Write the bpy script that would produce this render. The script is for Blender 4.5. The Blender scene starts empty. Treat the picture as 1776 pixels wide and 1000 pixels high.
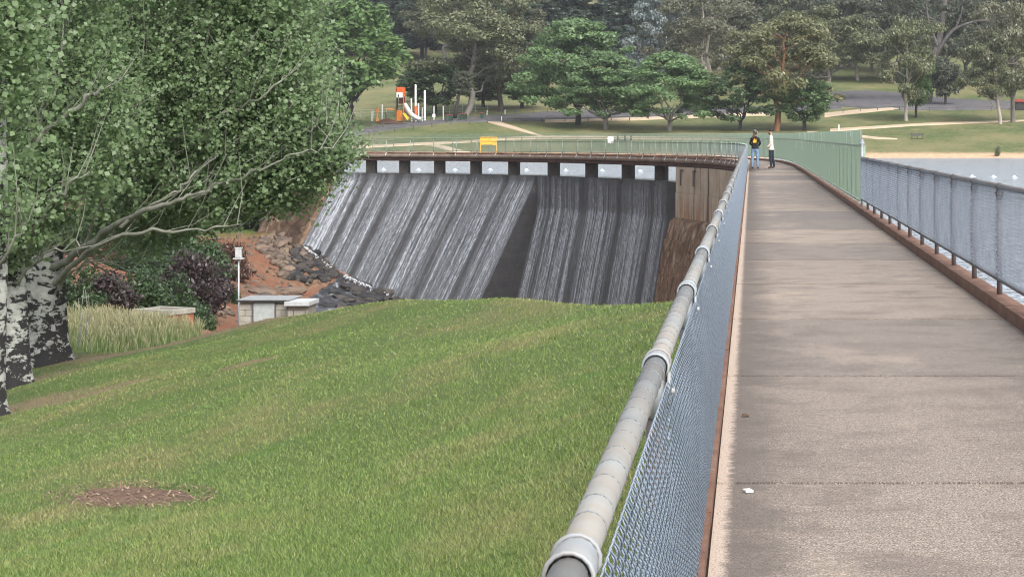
import bpy, math, random
import numpy as np
from mathutils import Vector, Matrix

# ------------------------------------------------------------------ camera, sky, sun, exposure
F, CX, CY, HC = 3450.0, 1303.0, 234.0, 1.57      # focal length (photo px), vanishing point, eye height over the walkway
scene = bpy.context.scene
COL = scene.collection
cam_d = bpy.data.cameras.new('camera'); cam = bpy.data.objects.new('camera', cam_d); COL.objects.link(cam)
cam.location = (0, 0, HC); cam.rotation_euler = (math.radians(90), 0, 0)
cam_d.sensor_width = 36; cam_d.lens = F/1776*36
cam_d.shift_x = (888-CX)/1776; cam_d.shift_y = -(500-CY)/1776
cam_d.clip_start = 0.05; cam_d.clip_end = 4000
scene.camera = cam

SUN_EL, SUN_AZ = math.radians(46), math.radians(148)   # azimuth measured clockwise from +Y
world = bpy.data.worlds.new('World'); scene.world = world; world.use_nodes = True
wn = world.node_tree; wn.nodes.clear()
w_out = wn.nodes.new('ShaderNodeOutputWorld'); w_bg = wn.nodes.new('ShaderNodeBackground')
w_sky = wn.nodes.new('ShaderNodeTexSky'); w_sky.sky_type = 'NISHITA'; w_sky.sun_disc = False
w_sky.sun_elevation = SUN_EL; w_sky.sun_rotation = SUN_AZ; w_sky.dust_density = 4.0; w_sky.air_density = 1.0
w_hs = wn.nodes.new('ShaderNodeHueSaturation'); w_hs.inputs['Saturation'].default_value = 0.3
wn.links.new(w_sky.outputs[0], w_hs.inputs['Color']); wn.links.new(w_hs.outputs[0], w_bg.inputs['Color'])
w_bg.inputs['Strength'].default_value = 0.15
wn.links.new(w_bg.outputs[0], w_out.inputs[0])
sun_d = bpy.data.lights.new('sun', 'SUN'); sun_d.energy = 1.25; sun_d.angle = math.radians(35); sun_d.color = (1, .96, .9)
sun = bpy.data.objects.new('sun', sun_d); COL.objects.link(sun)
sdir = Vector((math.sin(SUN_AZ)*math.cos(SUN_EL), math.cos(SUN_AZ)*math.cos(SUN_EL), math.sin(SUN_EL)))
sun.rotation_euler = sdir.to_track_quat('Z', 'Y').to_euler()
vs = scene.view_settings; vs.view_transform = 'Standard'; vs.look = 'None'; vs.gamma = 1; vs.use_curve_mapping = False
vs.exposure = 1.05
scene.cycles.use_denoising = True; scene.cycles.denoiser = 'OPENIMAGEDENOISE'
scene.cycles.filter_width = 1.1; scene.cycles.max_bounces = 6; scene.cycles.transparent_max_bounces = 12

rng = np.random.default_rng(7); random.seed(7)

# ------------------------------------------------------------------ helpers
def P(x, y, D):
    "point at distance D along the walkway that the photo shows at pixel x, y"
    return np.array(((x-CX)/F*D, D, HC-(y-CY)/F*D))
def mesh_np(name, V, Fc, smooth=False):
    V = np.asarray(V, dtype=np.float32).reshape(-1, 3); Fc = np.asarray(Fc, dtype=np.int32)
    me = bpy.data.meshes.new(name); k = Fc.shape[1]; m = len(Fc)
    me.vertices.add(len(V)); me.vertices.foreach_set('co', V.ravel())
    me.loops.add(m*k); me.loops.foreach_set('vertex_index', Fc.ravel())
    me.polygons.add(m); me.polygons.foreach_set('loop_start', np.arange(0, m*k, k, dtype=np.int32))
    me.update(calc_edges=True)
    if smooth: me.polygons.foreach_set('use_smooth', np.ones(m, dtype=bool))
    return me
class MB:
    "collects boxes, tubes and free faces, then builds ONE mesh object"
    def __init__(s): s.v = []; s.f = []; s.mi = []
    def add(s, V, Fc, mi=0):
        o = len(s.v); s.v += [tuple(map(float, p)) for p in V]
        for f in Fc: s.f.append(tuple(o+i for i in f)); s.mi.append(mi)
        return s
    def box(s, c, size, rz=0, mi=0, taper=1.0, ry=0):
        hx, hy, hz = size[0]/2, size[1]/2, size[2]/2
        V = []
        for z in (-1, 1):
            t = taper if z > 0 else 1
            for x, y in ((-1, -1), (1, -1), (1, 1), (-1, 1)):
                p = Vector((x*hx*t, y*hy*t, z*hz))
                if ry: p = Matrix.Rotation(ry, 3, 'Y') @ p
                if rz: p = Matrix.Rotation(rz, 3, 'Z') @ p
                V.append((p.x+c[0], p.y+c[1], p.z+c[2]))
        return s.add(V, [(3, 2, 1, 0), (4, 5, 6, 7), (0, 1, 5, 4), (1, 2, 6, 5), (2, 3, 7, 6), (3, 0, 4, 7)], mi)
    def tube(s, pts, rad, n=6, caps=True, mi=0):
        pts = [Vector(p) for p in pts]
        if not hasattr(rad, '__len__'): rad = [rad]*len(pts)
        V = []; up = None
        for i, p in enumerate(pts):
            d = (pts[min(i+1, len(pts)-1)]-pts[max(i-1, 0)])
            d = d.normalized() if d.length > 1e-9 else Vector((0, 0, 1))
            if up is None: up = Vector((1, 0, 0)) if abs(d.x) < .9 else Vector((0, 1, 0))
            a = (up-d*up.dot(d)).normalized(); b = d.cross(a); up = a
            for k in range(n):
                t = 2*math.pi*k/n
                V.append(p+(a*math.cos(t)+b*math.sin(t))*rad[i])
        Fc = []
        for i in range(len(pts)-1):
            for k in range(n):
                k2 = (k+1) % n
                Fc.append((i*n+k, i*n+k2, (i+1)*n+k2, (i+1)*n+k))
        if caps: Fc += [tuple(range(n-1, -1, -1)), tuple((len(pts)-1)*n+k for k in range(n))]
        return s.add(V, Fc, mi)
    def quad(s, a, b, c, d, mi=0): return s.add([a, b, c, d], [(0, 1, 2, 3)], mi)
    def prism(s, poly, y0, y1, mi=0):
        "poly in x,z extruded along y"
        n = len(poly)
        V = [(x, y0, z) for x, z in poly]+[(x, y1, z) for x, z in poly]
        Fc = [tuple(range(n)), tuple(range(2*n-1, n-1, -1))]
        Fc += [(i, i+n, (i+1) % n+n, (i+1) % n) for i in range(n)]
        return s.add(V, Fc, mi)
    def mesh(s, name, smooth=False):
        me = bpy.data.meshes.new(name); me.from_pydata(s.v, [], s.f)
        me.polygons.foreach_set('material_index', np.array(s.mi, dtype=np.int32))
        if smooth: me.polygons.foreach_set('use_smooth', np.ones(len(s.f), dtype=bool))
        me.update(); return me
    def build(s, name, mat, parent=None, smooth=False):
        return obj(name, s.mesh(name, smooth), mat, parent)
def obj(name, me, mat=None, parent=None, loc=None, rot=None, scale=None):
    o = bpy.data.objects.new(name, me); COL.objects.link(o)
    if mat is not None and me is not None and len(me.materials) == 0:
        for m in (mat if isinstance(mat, (list, tuple)) else [mat]): me.materials.append(m)
    elif mat is not None and me is not None and me.materials[0] is not mat:
        o.material_slots[0].link = 'OBJECT'; o.material_slots[0].material = mat
    if parent is not None: o.parent = parent
    if loc is not None: o.location = loc
    if rot is not None: o.rotation_euler = rot
    if scale is not None: o.scale = scale
    return o
def tag(o, label=None, cat=None, group=None, kind=None):
    if label: o['label'] = label
    if cat: o['category'] = cat
    if group: o['group'] = group
    if kind: o['kind'] = kind
    return o
def empty(name, loc=(0, 0, 0), rz=0):
    o = bpy.data.objects.new(name, None); COL.objects.link(o); o.location = loc; o.rotation_euler = (0, 0, rz); return o
def copy_tree(o, parent=None):
    c = o.copy(); COL.objects.link(c); c.parent = parent
    for ch in list(o.children): copy_tree(ch, c)
    return c
def struct(name, me, mat, parent=None):
    o = obj(name, me, mat, parent)
    if parent is None: o['kind'] = 'structure'
    return o

# ------------------------------------------------------------------ materials
class NT:
    def __init__(s, name):
        s.m = bpy.data.materials.new(name); s.m.use_nodes = True; s.t = s.m.node_tree; s.t.nodes.clear()
        s.out = s.t.nodes.new('ShaderNodeOutputMaterial')
    def n(s, typ, **kw):
        nd = s.t.nodes.new('ShaderNode'+typ)
        for k, v in kw.items():
            if k in nd.inputs: s.set(nd.inputs[k], v)
            else: setattr(nd, k, v)
        return nd
    def set(s, sock, v):
        if isinstance(v, bpy.types.NodeSocket): s.t.links.new(v, sock)
        elif isinstance(v, (tuple, list)) and len(v) == 3 and sock.type == 'RGBA': sock.default_value = (*v, 1)
        else: sock.default_value = v
    def coord(s, which='Object'): return s.n('TexCoord').outputs[which]
    def map(s, vec, scale=(1, 1, 1), rot=(0, 0, 0)):
        return s.n('Mapping', Vector=vec, Scale=scale, Rotation=rot).outputs[0]
    def noise(s, vec, scale, detail=4, rough=.6, dist=0):
        return s.n('TexNoise', Vector=vec, Scale=scale, Detail=detail, Roughness=rough, Distortion=dist).outputs[0]
    def voro(s, vec, scale, feature='F1'):
        nd = s.n('TexVoronoi', Vector=vec, Scale=scale); nd.feature = feature; return nd.outputs[0]
    def ramp(s, fac, stops, interp='LINEAR'):
        nd = s.n('ValToRGB', Fac=fac); r = nd.color_ramp; r.interpolation = interp
        while len(r.elements) < len(stops): r.elements.new(.5)
        for e, (p, c) in zip(r.elements, stops):
            e.position = p; e.color = (*c, 1) if hasattr(c, '__len__') else (c, c, c, 1)
        return nd.outputs[0]
    def mix(s, f, a, b, blend='MIX'):
        nd = s.n('MixRGB', Fac=f, Color1=a, Color2=b); nd.blend_type = blend; return nd.outputs[0]
    def math(s, op, a, b=0.0):
        nd = s.n('Math'); nd.operation = op; s.set(nd.inputs[0], a); s.set(nd.inputs[1], b); return nd.outputs[0]
    def bump(s, h, strength=.3, dist=.02):
        return s.n('Bump', Height=h, Strength=strength, Distance=dist).outputs[0]
    def rnd(s): return s.n('NewGeometry').outputs['Random Per Island']
    def orand(s): return s.n('ObjectInfo').outputs['Random']
    def xyz(s, vec):
        nd = s.n('SeparateXYZ', Vector=vec); return nd.outputs
    def finish(s, color, rough=.7, normal=None, metal=0, spec=.4, **kw):
        b = s.n('BsdfPrincipled'); s.set(b.inputs['Base Color'], color); s.set(b.inputs['Roughness'], rough)
        s.set(b.inputs['Metallic'], metal); s.set(b.inputs['Specular IOR Level'], spec)
        if normal is not None: s.set(b.inputs['Normal'], normal)
        for k, v in kw.items(): s.set(b.inputs[k], v)
        s.t.links.new(b.outputs[0], s.out.inputs[0]); s.bsdf = b
        return s.m
M = {}
def weathered(name, c1, c2, scale=3, rough=.7, bump=.2, fine=40, c3=None, spec=.35, metal=0, bdist=.01):
    t = NT(name); v = t.coord()
    a = t.noise(v, scale, 5, .65); f = t.noise(v, fine, 3, .7)
    col = t.ramp(a, [(.32, c1), (.68, c2)])
    if c3: col = t.mix(t.ramp(t.noise(v, scale*2.3, 6, .7), [(.58, 0), (.72, 1)]), col, c3)
    col = t.mix(.25, col, t.ramp(f, [(.3, .25), (.7, .75)]), 'OVERLAY')
    M[name] = t.finish(col, rough, t.bump(f, bump, bdist) if bump else None, metal, spec); return M[name]
def plain(name, c, rough=.6, metal=0, var=.15, scale=6):
    t = NT(name); v = t.coord(); a = t.noise(v, scale, 4)
    lo = tuple(x*(1-var) for x in c); hi = tuple(min(1, x*(1+var)) for x in c)
    M[name] = t.finish(t.ramp(a, [(.3, lo), (.7, hi)]), rough, None, metal); return M[name]
def leafmat(name, dark, mid, light, trans=.3, orand=.25, pale=None):
    t = NT(name); r = t.rnd(); v = t.coord()
    col = t.ramp(r, [(.0, dark), (.55, mid), (1, light)])
    cl = t.noise(v, .6, 2)
    col = t.mix(t.ramp(cl, [(.35, 0), (.7, .45)]), col, light)
    if pale: col = t.mix(t.ramp(t.n('NewGeometry').outputs['Backfacing'], [(.4, 0), (.6, .45)]), col, pale)
    hs = t.n('HueSaturation', Color=col); t.set(hs.inputs['Value'], t.math('ADD', t.math('MULTIPLY', t.orand(), orand), 1-orand/2))
    b = t.n('BsdfPrincipled'); t.set(b.inputs['Base Color'], hs.outputs[0]); t.set(b.inputs['Roughness'], .42); t.set(b.inputs['Specular IOR Level'], .5)
    tr = t.n('BsdfTranslucent', Color=hs.outputs[0])
    mx = t.n('MixShader', Fac=trans); t.t.links.new(b.outputs[0], mx.inputs[1]); t.t.links.new(tr.outputs[0], mx.inputs[2])
    t.t.links.new(mx.outputs[0], t.out.inputs[0]); M[name] = t.m; return t.m

leafmat('leaf_poplar', (.080, .138, .050), (.150, .238, .092), (.225, .325, .150), .50, .1, pale=(.25, .34, .19))
leafmat('leaf_elm', (.066, .125, .036), (.108, .188, .06), (.165, .255, .095), .38)
leafmat('leaf_zelkova', (.074, .135, .052), (.124, .206, .082), (.185, .28, .125), .4)
leafmat('leaf_round', (.044, .082, .034), (.070, .122, .05), (.105, .165, .07), .3)
leafmat('leaf_gum', (.074, .090, .046), (.125, .145, .074), (.20, .212, .115), .25)
leafmat('leaf_gum_gold', (.088, .105, .05), (.145, .162, .076), (.225, .218, .105), .25)
leafmat('leaf_gum_dark', (.046, .058, .038), (.076, .090, .058), (.115, .130, .085), .2)
leafmat('leaf_gum_brown', (.090, .096, .060), (.145, .150, .092), (.205, .205, .135), .2)
leafmat('leaf_pine', (.016, .028, .019), (.028, .046, .03), (.048, .072, .046), .12)
leafmat('leaf_silver', (.09, .12, .12), (.16, .20, .20), (.27, .31, .31), .15)
leafmat('leaf_shrub', (.018, .038, .014), (.034, .066, .022), (.06, .11, .036), .2)
leafmat('leaf_red', (.018, .012, .012), (.034, .021, .021), (.060, .042, .038), .15)
leafmat('leaf_redgreen', (.045, .02, .016), (.10, .05, .035), (.16, .09, .06), .15)

def bark(name, c1, c2, scale=3):
    t = NT(name); v = t.map(t.coord(), (1, 1, .25)); a = t.noise(v, scale, 6, .7)
    M[name] = t.finish(t.ramp(a, [(.3, c1), (.7, c2)]), .85, t.bump(t.noise(v, scale*6, 4), .5, .03))
bark('bark_brown', (.035, .026, .02), (.10, .08, .065))
bark('bark_dark', (.02, .018, .018), (.055, .05, .05))
bark('bark_pale', (.22, .19, .16), (.45, .41, .36), 1.5)
bark('bark_grey', (.11, .10, .09), (.25, .23, .21), 2)
bark('bark_gum', (.055, .05, .05), (.15, .14, .135), 2)
bark('bark_orange', (.16, .07, .035), (.33, .17, .09), 2)
def poplar_bark(name):
    t = NT(name); v = t.coord()
    a = t.noise(t.map(v, (4.5, 4.5, 8.0)), 1.0, 6, .68, .3)
    big = t.noise(t.map(v, (1.2, 1.2, .9)), 1.0, 3)
    lat = t.voro(t.map(v, (9, 9, 22)), 1.0)
    base = t.ramp(t.noise(v, 5, 5), [(.3, (.22, .225, .205)), (.7, (.42, .425, .395))])
    ht = t.ramp(t.math('MULTIPLY', t.xyz(v)[2], .22), [(0, .10), (.75, 0)])
    k = t.math('ADD', t.math('ADD', a, t.math('MULTIPLY', t.math('SUBTRACT', big, .5), .45)), ht)
    blk = t.ramp(k, [(.53, 0), (.56, 1)])
    sm = t.ramp(lat, [(.05, 1), (.11, 0)])
    blk = t.math('MAXIMUM', blk, t.math('MULTIPLY', sm, t.ramp(big, [(.4, 0), (.55, .8)])))
    col = t.mix(blk, base, (.018, .017, .017))
    M[name] = t.finish(col, .8, t.bump(t.math('SUBTRACT', t.noise(v, 40, 4), blk), .6, .03))
poplar_bark('bark_poplar')
bark('branch_poplar', (.12, .125, .10), (.26, .265, .22), 5)

WORN = [(-15.2, 42.9, 1.9), (-13.0, 35.0, 1.6), (-10.6, 28.2, 1.5), (-11.4, 38.6, 1.0), (-10.6, 39.0, .9), (-9.9, 39.3, .8), (-12.3, 38.3, 1.0), (-13.2, 39.0, .9), (-9.2, 39.0, .7), (-8.9, 27.2, .9), (-6.3, 25.0, .5)]
def grass_ground(name, blades=False):
    t = NT(name); v = t.coord()
    big = t.noise(t.map(v, (1, .55, 1)), .38, 4, .6, .4); mid = t.noise(v, 1.7, 4); fine = t.noise(v, 30, 3, .75)
    if blades:
        col = t.ramp(t.rnd(), [(0, (.095, .150, .036)), (.5, (.155, .225, .058)), (.9, (.225, .285, .09)), (1, (.34, .32, .15))])
        dry = (.29, .265, .12)
    else:
        col = t.ramp(fine, [(.3, (.045, .075, .02)), (.7, (.11, .155, .04))]); dry = (.17, .145, .065)
    drym = t.ramp(t.math('ADD', t.math('MULTIPLY', big, .7), t.math('MULTIPLY', mid, .3)), [(.48, 0), (.63, .65)])
    col = t.mix(drym, col, dry)
    lush = t.ramp(t.noise(v, .9, 4), [(.55, 0), (.75, .5)])
    col = t.mix(lush, col, (.09, .175, .04))
    flat = t.n('CombineXYZ', X=t.xyz(v)[0], Y=t.xyz(v)[1]).outputs[0]; worn = None
    for wx, wy, wr in WORN:
        d = t.n('VectorMath', operation='DISTANCE'); t.set(d.inputs[0], flat); d.inputs[1].default_value = (wx, wy, 0)
        k = t.math('SUBTRACT', 1.0, t.math('DIVIDE', d.outputs['Value'], wr)); worn = k if worn is None else t.math('MAXIMUM', worn, k)
    worn = t.ramp(t.math('ADD', worn, t.math('MULTIPLY', t.math('SUBTRACT', t.noise(v, 3.0, 5, .7), .5), 1.1)), [(.12, 0), (.4, .85)])
    col = t.mix(worn, col, t.ramp(fine, [(.3, (.12, .085, .05)), (.7, (.26, .20, .125))]))
    M[name] = t.finish(col, .8 if not blades else .55, None if blades else t.bump(fine, .8, .05), 0, .25)
grass_ground('lawn'); grass_ground('lawn_blade', True)

def park_mat():
    t = NT('park_ground'); v = t.coord(); x, y, z = t.xyz(v)
    big = t.noise(t.map(v, (.6, .25, 0)), .12, 5, .65); fine = t.noise(t.map(v, (1, .4, 0)), 1.2, 4, .7)
    g = t.ramp(fine, [(.3, (.048, .070, .024)), (.7, (.135, .16, .066))])
    g = t.mix(t.ramp(big, [(.42, 0), (.60, .75)]), g, (.20, .18, .09))
    g = t.mix(t.ramp(t.noise(t.map(v, (.5, .3, 0)), .5, 3), [(.6, 0), (.72, .6)]), g, (.24, .19, .115))
    sand = t.ramp(fine, [(.3, (.40, .27, .17)), (.7, (.52, .37, .25))])
    s = t.ramp(t.math('ADD', z, t.math('MULTIPLY', t.math('SUBTRACT', big, .5), 1.2)), [(0, 1), (.05, 0)])
    sm = t.math('ADD', t.math('MULTIPLY', t.math('ADD', z, .78), -2.5), t.math('MULTIPLY', t.math('SUBTRACT', t.noise(v, .35, 4), .5), 1.0))
    g = t.mix(t.n('Clamp', Value=sm).outputs[0], g, sand)
    M['park_ground'] = t.finish(g, .9, t.bump(fine, .5, .1), 0, .15)
park_mat()
weathered('asphalt', (.075, .072, .078), (.13, .125, .13), .6, .9, .3, 8, spec=.2)
weathered('gravel_path', (.40, .31, .22), (.52, .42, .31), .6, .95, .2, 6, spec=.1)
weathered('beach', (.40, .27, .17), (.52, .37, .25), .6, .95, .2, 6, spec=.1)
def red_earth():
    t = NT('red_earth'); v = t.coord()
    a = t.noise(v, .35, 5, .65, .5); b = t.noise(v, 2.2, 5, .7); f = t.noise(v, 9, 4, .75)
    col = t.ramp(b, [(.3, (.11, .062, .042)), (.7, (.27, .165, .105))])
    col = t.mix(t.ramp(a, [(.42, 0), (.6, .85)]), col, (.21, .088, .052))
    col = t.mix(t.ramp(f, [(.55, 0), (.75, .5)]), col, (.36, .26, .18))
    x, y, z = t.xyz(v)
    # grass grows on the higher ground to the left and on the flat beside the lawn
    g = t.ramp(t.noise(v, 6, 4), [(.3, (.045, .085, .018)), (.7, (.10, .15, .04))])
    gm = t.math('MULTIPLY', t.math('SUBTRACT', 62.0, y), .25)
    gm2 = t.math('MULTIPLY', t.math('SUBTRACT', t.math('ADD', y, t.math('MULTIPLY', t.noise(v, .5, 3), 6)), 170.0), .3)
    gm = t.n('Clamp', Value=t.math('MAXIMUM', gm, gm2)).outputs[0]
    col = t.mix(gm, col, g)
    M['red_earth'] = t.finish(col, .95, t.bump(t.math('ADD', f, b), .8, .12), 0, .15)
red_earth()
def rockmat(name, c1, c2, c3):
    t = NT(name); v = t.coord(); a = t.noise(v, 2.5, 5, .7)
    col = t.mix(t.orand(), t.ramp(a, [(.3, c1), (.7, c2)]), t.ramp(a, [(.3, c2), (.7, c3)]))
    M[name] = t.finish(col, .8, t.bump(t.noise(v, 9, 5), .5, .05), 0, .3)
rockmat('rock_brown', (.05, .04, .035), (.12, .09, .07), (.24, .17, .12))
rockmat('rock_wet', (.014, .014, .016), (.035, .034, .036), (.085, .07, .055))
def slab_mat():
    t = NT('walk_concrete'); v = t.coord(); g = t.n('TexCoord').outputs['Generated']
    pos = t.n('NewGeometry').outputs['Position']; x, y, z = t.xyz(pos)
    sp = t.voro(pos, 95); sp2 = t.noise(pos, 110, 2, .8); blot = t.noise(t.map(pos, (1, 1.0, 1)), 1.6, 6, .7, .3); st = t.noise(t.map(pos, (1.3, .5, 1)), .8, 5, .65)
    fine = t.noise(pos, 28, 4, .8)
    tone = t.orand()
    base = t.mix(tone, (.158, .142, .131), (.285, .236, .196))
    agg = t.ramp(sp2, [(.36, .0), (.5, .5), (.64, 1.0)])
    col = t.mix(.8, base, agg, 'OVERLAY')
    col = t.mix(.5, col, t.ramp(fine, [(.3, .12), (.7, .88)]), 'OVERLAY')
    col = t.mix(t.ramp(blot, [(.46, 0), (.66, .6)]), col, (.115, .095, .085))
    col = t.mix(t.ramp(st, [(.55, 0), (.75, .5)]), col, (.46, .37, .29))
    spk = t.noise(t.map(pos, (1, .8, 1)), 42, 3, .8)
    col = t.mix(t.ramp(spk, [(.52, 0), (.64, .55)]), col, (.085, .07, .062))
    drag = t.noise(t.map(pos, (.9, 7, 1)), 2.2, 5, .75)
    col = t.mix(t.ramp(drag, [(.55, 0), (.72, .35)]), col, (.10, .083, .074))
    edge = t.ramp(t.math('ADD', x, t.math('MULTIPLY', t.math('SUBTRACT', t.noise(pos, 2.0, 5, .75), .5), .9)), [(0, 1), (.28, 0)])
    col = t.mix(t.math('MULTIPLY', edge, .7), col, (.10, .085, .076))
    lip = t.ramp(t.math('ADD', t.math('ADD', x, .165), t.math('MULTIPLY', t.math('SUBTRACT', t.noise(pos, 14, 4, .8), .5), .12)), [(.05, 1), (.085, 0)])
    col = t.mix(t.math('MULTIPLY', lip, .9), col, t.ramp(sp2, [(.35, (.2, .15, .12)), (.5, (.50, .41, .34))]))
    M['walk_concrete'] = t.finish(col, .85, t.bump(t.math('ADD', sp2, fine), .35, .006), 0, .25)
slab_mat()
weathered('kerb_brown', (.105, .05, .035), (.20, .115, .08), 3, .85, .4, 50, (.26, .19, .15))
weathered('concrete_beam', (.13, .10, .08), (.24, .19, .155), 1.2, .9, .3, 20, (.08, .06, .05))
weathered('rusty_beam', (.05, .03, .026), (.095, .06, .05), 1.5, .85, .3, 20, (.14, .075, .05))
weathered('pier_dark', (.022, .020, .018), (.055, .048, .042), 2, .8, .2, 15, (.09, .075, .06))
def wall_mat():
    t = NT('abutment_concrete'); v = t.coord(); x, y, z = t.xyz(v)
    a = t.noise(v, .7, 5, .65); drip = t.noise(t.map(v, (1.3, 1.3, .10)), 1.2, 5, .7, .3); f = t.noise(v, 12, 4, .7)
    col = t.ramp(a, [(.3, (.27, .225, .17)), (.7, (.42, .365, .29))])
    rust = t.ramp(drip, [(.46, 0), (.58, 1)])
    low = t.n('Clamp', Value=t.math('MULTIPLY', t.math('ADD', z, 2.2), -.6)).outputs[0]
    col = t.mix(t.math('MULTIPLY', rust, t.math('ADD', t.math('MULTIPLY', low, .75), .15)), col, (.24, .115, .055))
    blk = t.ramp(t.noise(t.map(v, (.8, .8, .05)), 1.0, 4, .6, .2), [(.56, 0), (.62, 1)])
    col = t.mix(t.math('MULTIPLY', blk, .85), col, (.035, .032, .03))
    col = t.mix(.3, col, t.ramp(f, [(.3, .2), (.7, .8)]), 'OVERLAY')
    M['abutment_concrete'] = t.finish(col, .85, t.bump(f, .4, .04), 0, .2)
wall_mat()
def rust_wall():
    t = NT('rust_concrete'); v = t.coord()
    a = t.noise(v, .6, 5, .7); drip = t.noise(t.map(v, (.9, .9, .5)), 1.2, 6, .75, 1.2); f = t.noise(v, 10, 4, .7)
    col = t.ramp(drip, [(.32, (.04, .032, .028)), (.44, (.105, .062, .04)), (.55, (.18, .118, .078)), (.68, (.34, .285, .22))])
    col = t.mix(t.ramp(a, [(.5, 0), (.7, .75)]), col, (.06, .048, .04))
    M['rust_concrete'] = t.finish(col, .85, t.bump(t.math('ADD', f, drip), .6, .08), 0, .2)
rust_wall()
def spill_mat():
    t = NT('wet_concrete'); v = t.coord()
    a = t.noise(v, 1.2, 5, .7); z = t.xyz(v)[2]
    lines = t.noise(t.map(v, (.3, .3, 7)), 1.0, 3)
    col = t.ramp(a, [(.3, (.022, .022, .024)), (.7, (.042, .041, .043))])
    col = t.mix(.4, col, t.ramp(lines, [(.3, .3), (.7, .7)]), 'OVERLAY')
    M['wet_concrete'] = t.finish(col, .6, t.bump(a, .3, .05), 0, .25)
spill_mat()
def water_film():
    t = NT('falling_water'); uv = t.n('UVMap'); uv = uv.outputs[0]
    at = t.n('Attribute'); at.attribute_name = 'foam'; fo = at.outputs['Fac']
    st = t.noise(t.map(uv, (5.0, .09, 1)), 1.0, 7, .72, .0)
    brk = t.noise(t.map(uv, (7.0, 1.7, 1)), 1.0, 6, .78, .6)
    lane = t.noise(t.map(uv, (1.1, .03, 1)), 1.0, 3, .6, 0)
    s1 = t.ramp(st, [(.38, 0), (.66, 1)]); s2 = t.ramp(brk, [(.42, 0), (.66, 1)]); s3 = t.ramp(lane, [(.3, .35), (.7, 1.3)])
    k = t.math('MULTIPLY', t.math('MULTIPLY', fo, s3), t.math('ADD', t.math('MULTIPLY', s1, .62), t.math('MULTIPLY', t.math('MULTIPLY', s2, t.math('ADD', s1, .35)), .75)))
    a = t.ramp(k, [(.0, .0), (.12, .05), (.32, .17), (.6, .33), (1.0, .58)])
    b = t.n('BsdfPrincipled'); t.set(b.inputs['Base Color'], (.52, .555, .61)); t.set(b.inputs['Roughness'], .35)
    t.set(b.inputs['Normal'], t.bump(t.math('ADD', st, brk), .8, .08))
    tr = t.n('BsdfTransparent'); mx = t.n('MixShader', Fac=a)
    t.t.links.new(tr.outputs[0], mx.inputs[1]); t.t.links.new(b.outputs[0], mx.inputs[2])
    t.t.links.new(mx.outputs[0], t.out.inputs[0]); M['falling_water'] = t.m
water_film()
def lake_mat():
    t = NT('lake_water'); v = t.coord()
    w = t.noise(t.map(v, (.8, .32, 1)), .62, 5, .65, .3); w2 = t.noise(t.map(v, (1.0, .4, 1)), 2.4, 3, .6)
    M['lake_water'] = t.finish((.30, .345, .42), .14, t.bump(t.math('ADD', w, t.math('MULTIPLY', w2, .35)), 1.0, .9), 0, .7, IOR=1.9)  # pale base colour stands in for bright sky reflected at grazing angles
lake_mat()
def creek_mat():
    t = NT('creek_water'); v = t.coord()
    w = t.noise(t.map(v, (1.2, .6, 1)), 1.5, 5, .7, .8)
    col = t.ramp(w, [(.44, (.025, .025, .028)), (.58, (.07, .073, .08)), (.70, (.45, .48, .52))])
    M['creek_water'] = t.finish(col, .45, t.bump(w, .5, .15), 0, .3)
creek_mat()
plain('foam', (.72, .75, .79), .6, 0, .15, 8)
def galv(name, c1, c2, rust=None, rough=.45, metal=.35):
    t = NT(name); v = t.coord(); a = t.noise(v, 5, 5, .65); f = t.noise(v, 60, 3)
    col = t.ramp(a, [(.3, c1), (.7, c2)])
    if rust: col = t.mix(t.ramp(t.noise(t.n('NewGeometry').outputs['Position'], 2.4, 6, .75), [(.42, 0), (.62, .8)]), col, rust)
    M[name] = t.finish(col, rough, t.bump(f, .08, .003), metal, .45)
galv('galv_rail', (.20, .21, .21), (.30, .31, .305), (.25, .215, .175), .6, .1)
galv('galv_clamp', (.24, .275, .31), (.37, .41, .44), (.27, .23, .19), .6, .1)
galv('wire_blue', (.17, .215, .275), (.25, .30, .37), None, .55, .05)
galv('wire_dark', (.16, .17, .18), (.26, .27, .28), None, .5, .4)
galv('post_grey', (.10, .10, .115), (.17, .165, .17), (.15, .095, .075), .55, .3)
galv('wire_grey', (.14, .165, .205), (.22, .25, .295), None, .5, .2)
plain('green_paint', (.15, .205, .155), .5, 0, .12, 3)
plain('green_post', (.26, .32, .265), .5, 0, .15, 3)
plain('rail_dull', (.115, .14, .12), .55, 0, .2, 3)
plain('white_paint', (.72, .73, .72), .5, 0, .08)
plain('sign_yellow', (.75, .42, .05), .5); plain('orange', (.75, .26, .05), .45); plain('orange_red', (.72, .13, .03), .45)
plain('yellow', (.72, .52, .04), .45); plain('maroon', (.07, .015, .012), .5); plain('steel', (.46, .50, .54), .35, .3)
plain('timber', (.20, .13, .08), .8); plain('timber_grey', (.09, .08, .08), .8); plain('mulch', (.085, .042, .028), .95, 0, .4, 8)
plain('bin_green', (.028, .06, .04), .5); plain('bin_red', (.30, .05, .04), .5); plain('dark_metal', (.03, .03, .032), .5)
plain('block', (.30, .285, .245), .9, 0, .2, 3); plain('mortar', (.24, .225, .19), .95); plain('door_pale', (.33, .36, .35), .6)
plain('roof_sheet', (.30, .31, .31), .45, .4); plain('lid_white', (.42, .44, .445), .6); plain('brick_orange', (.34, .13, .07), .9, 0, .3, 8)
plain('old_concrete', (.30, .285, .245), .9, 0, .25, 4); plain('box_white', (.45, .47, .46), .5)
plain('skin', (.46, .27, .19), .55); plain('skin_tan', (.36, .20, .14), .55)
plain('black_cloth', (.012, .012, .014), .85); plain('denim_light', (.16, .24, .36), .85, 0, .3, 9); plain('denim_dark', (.018, .024, .038), .85, 0, .3, 9)
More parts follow.
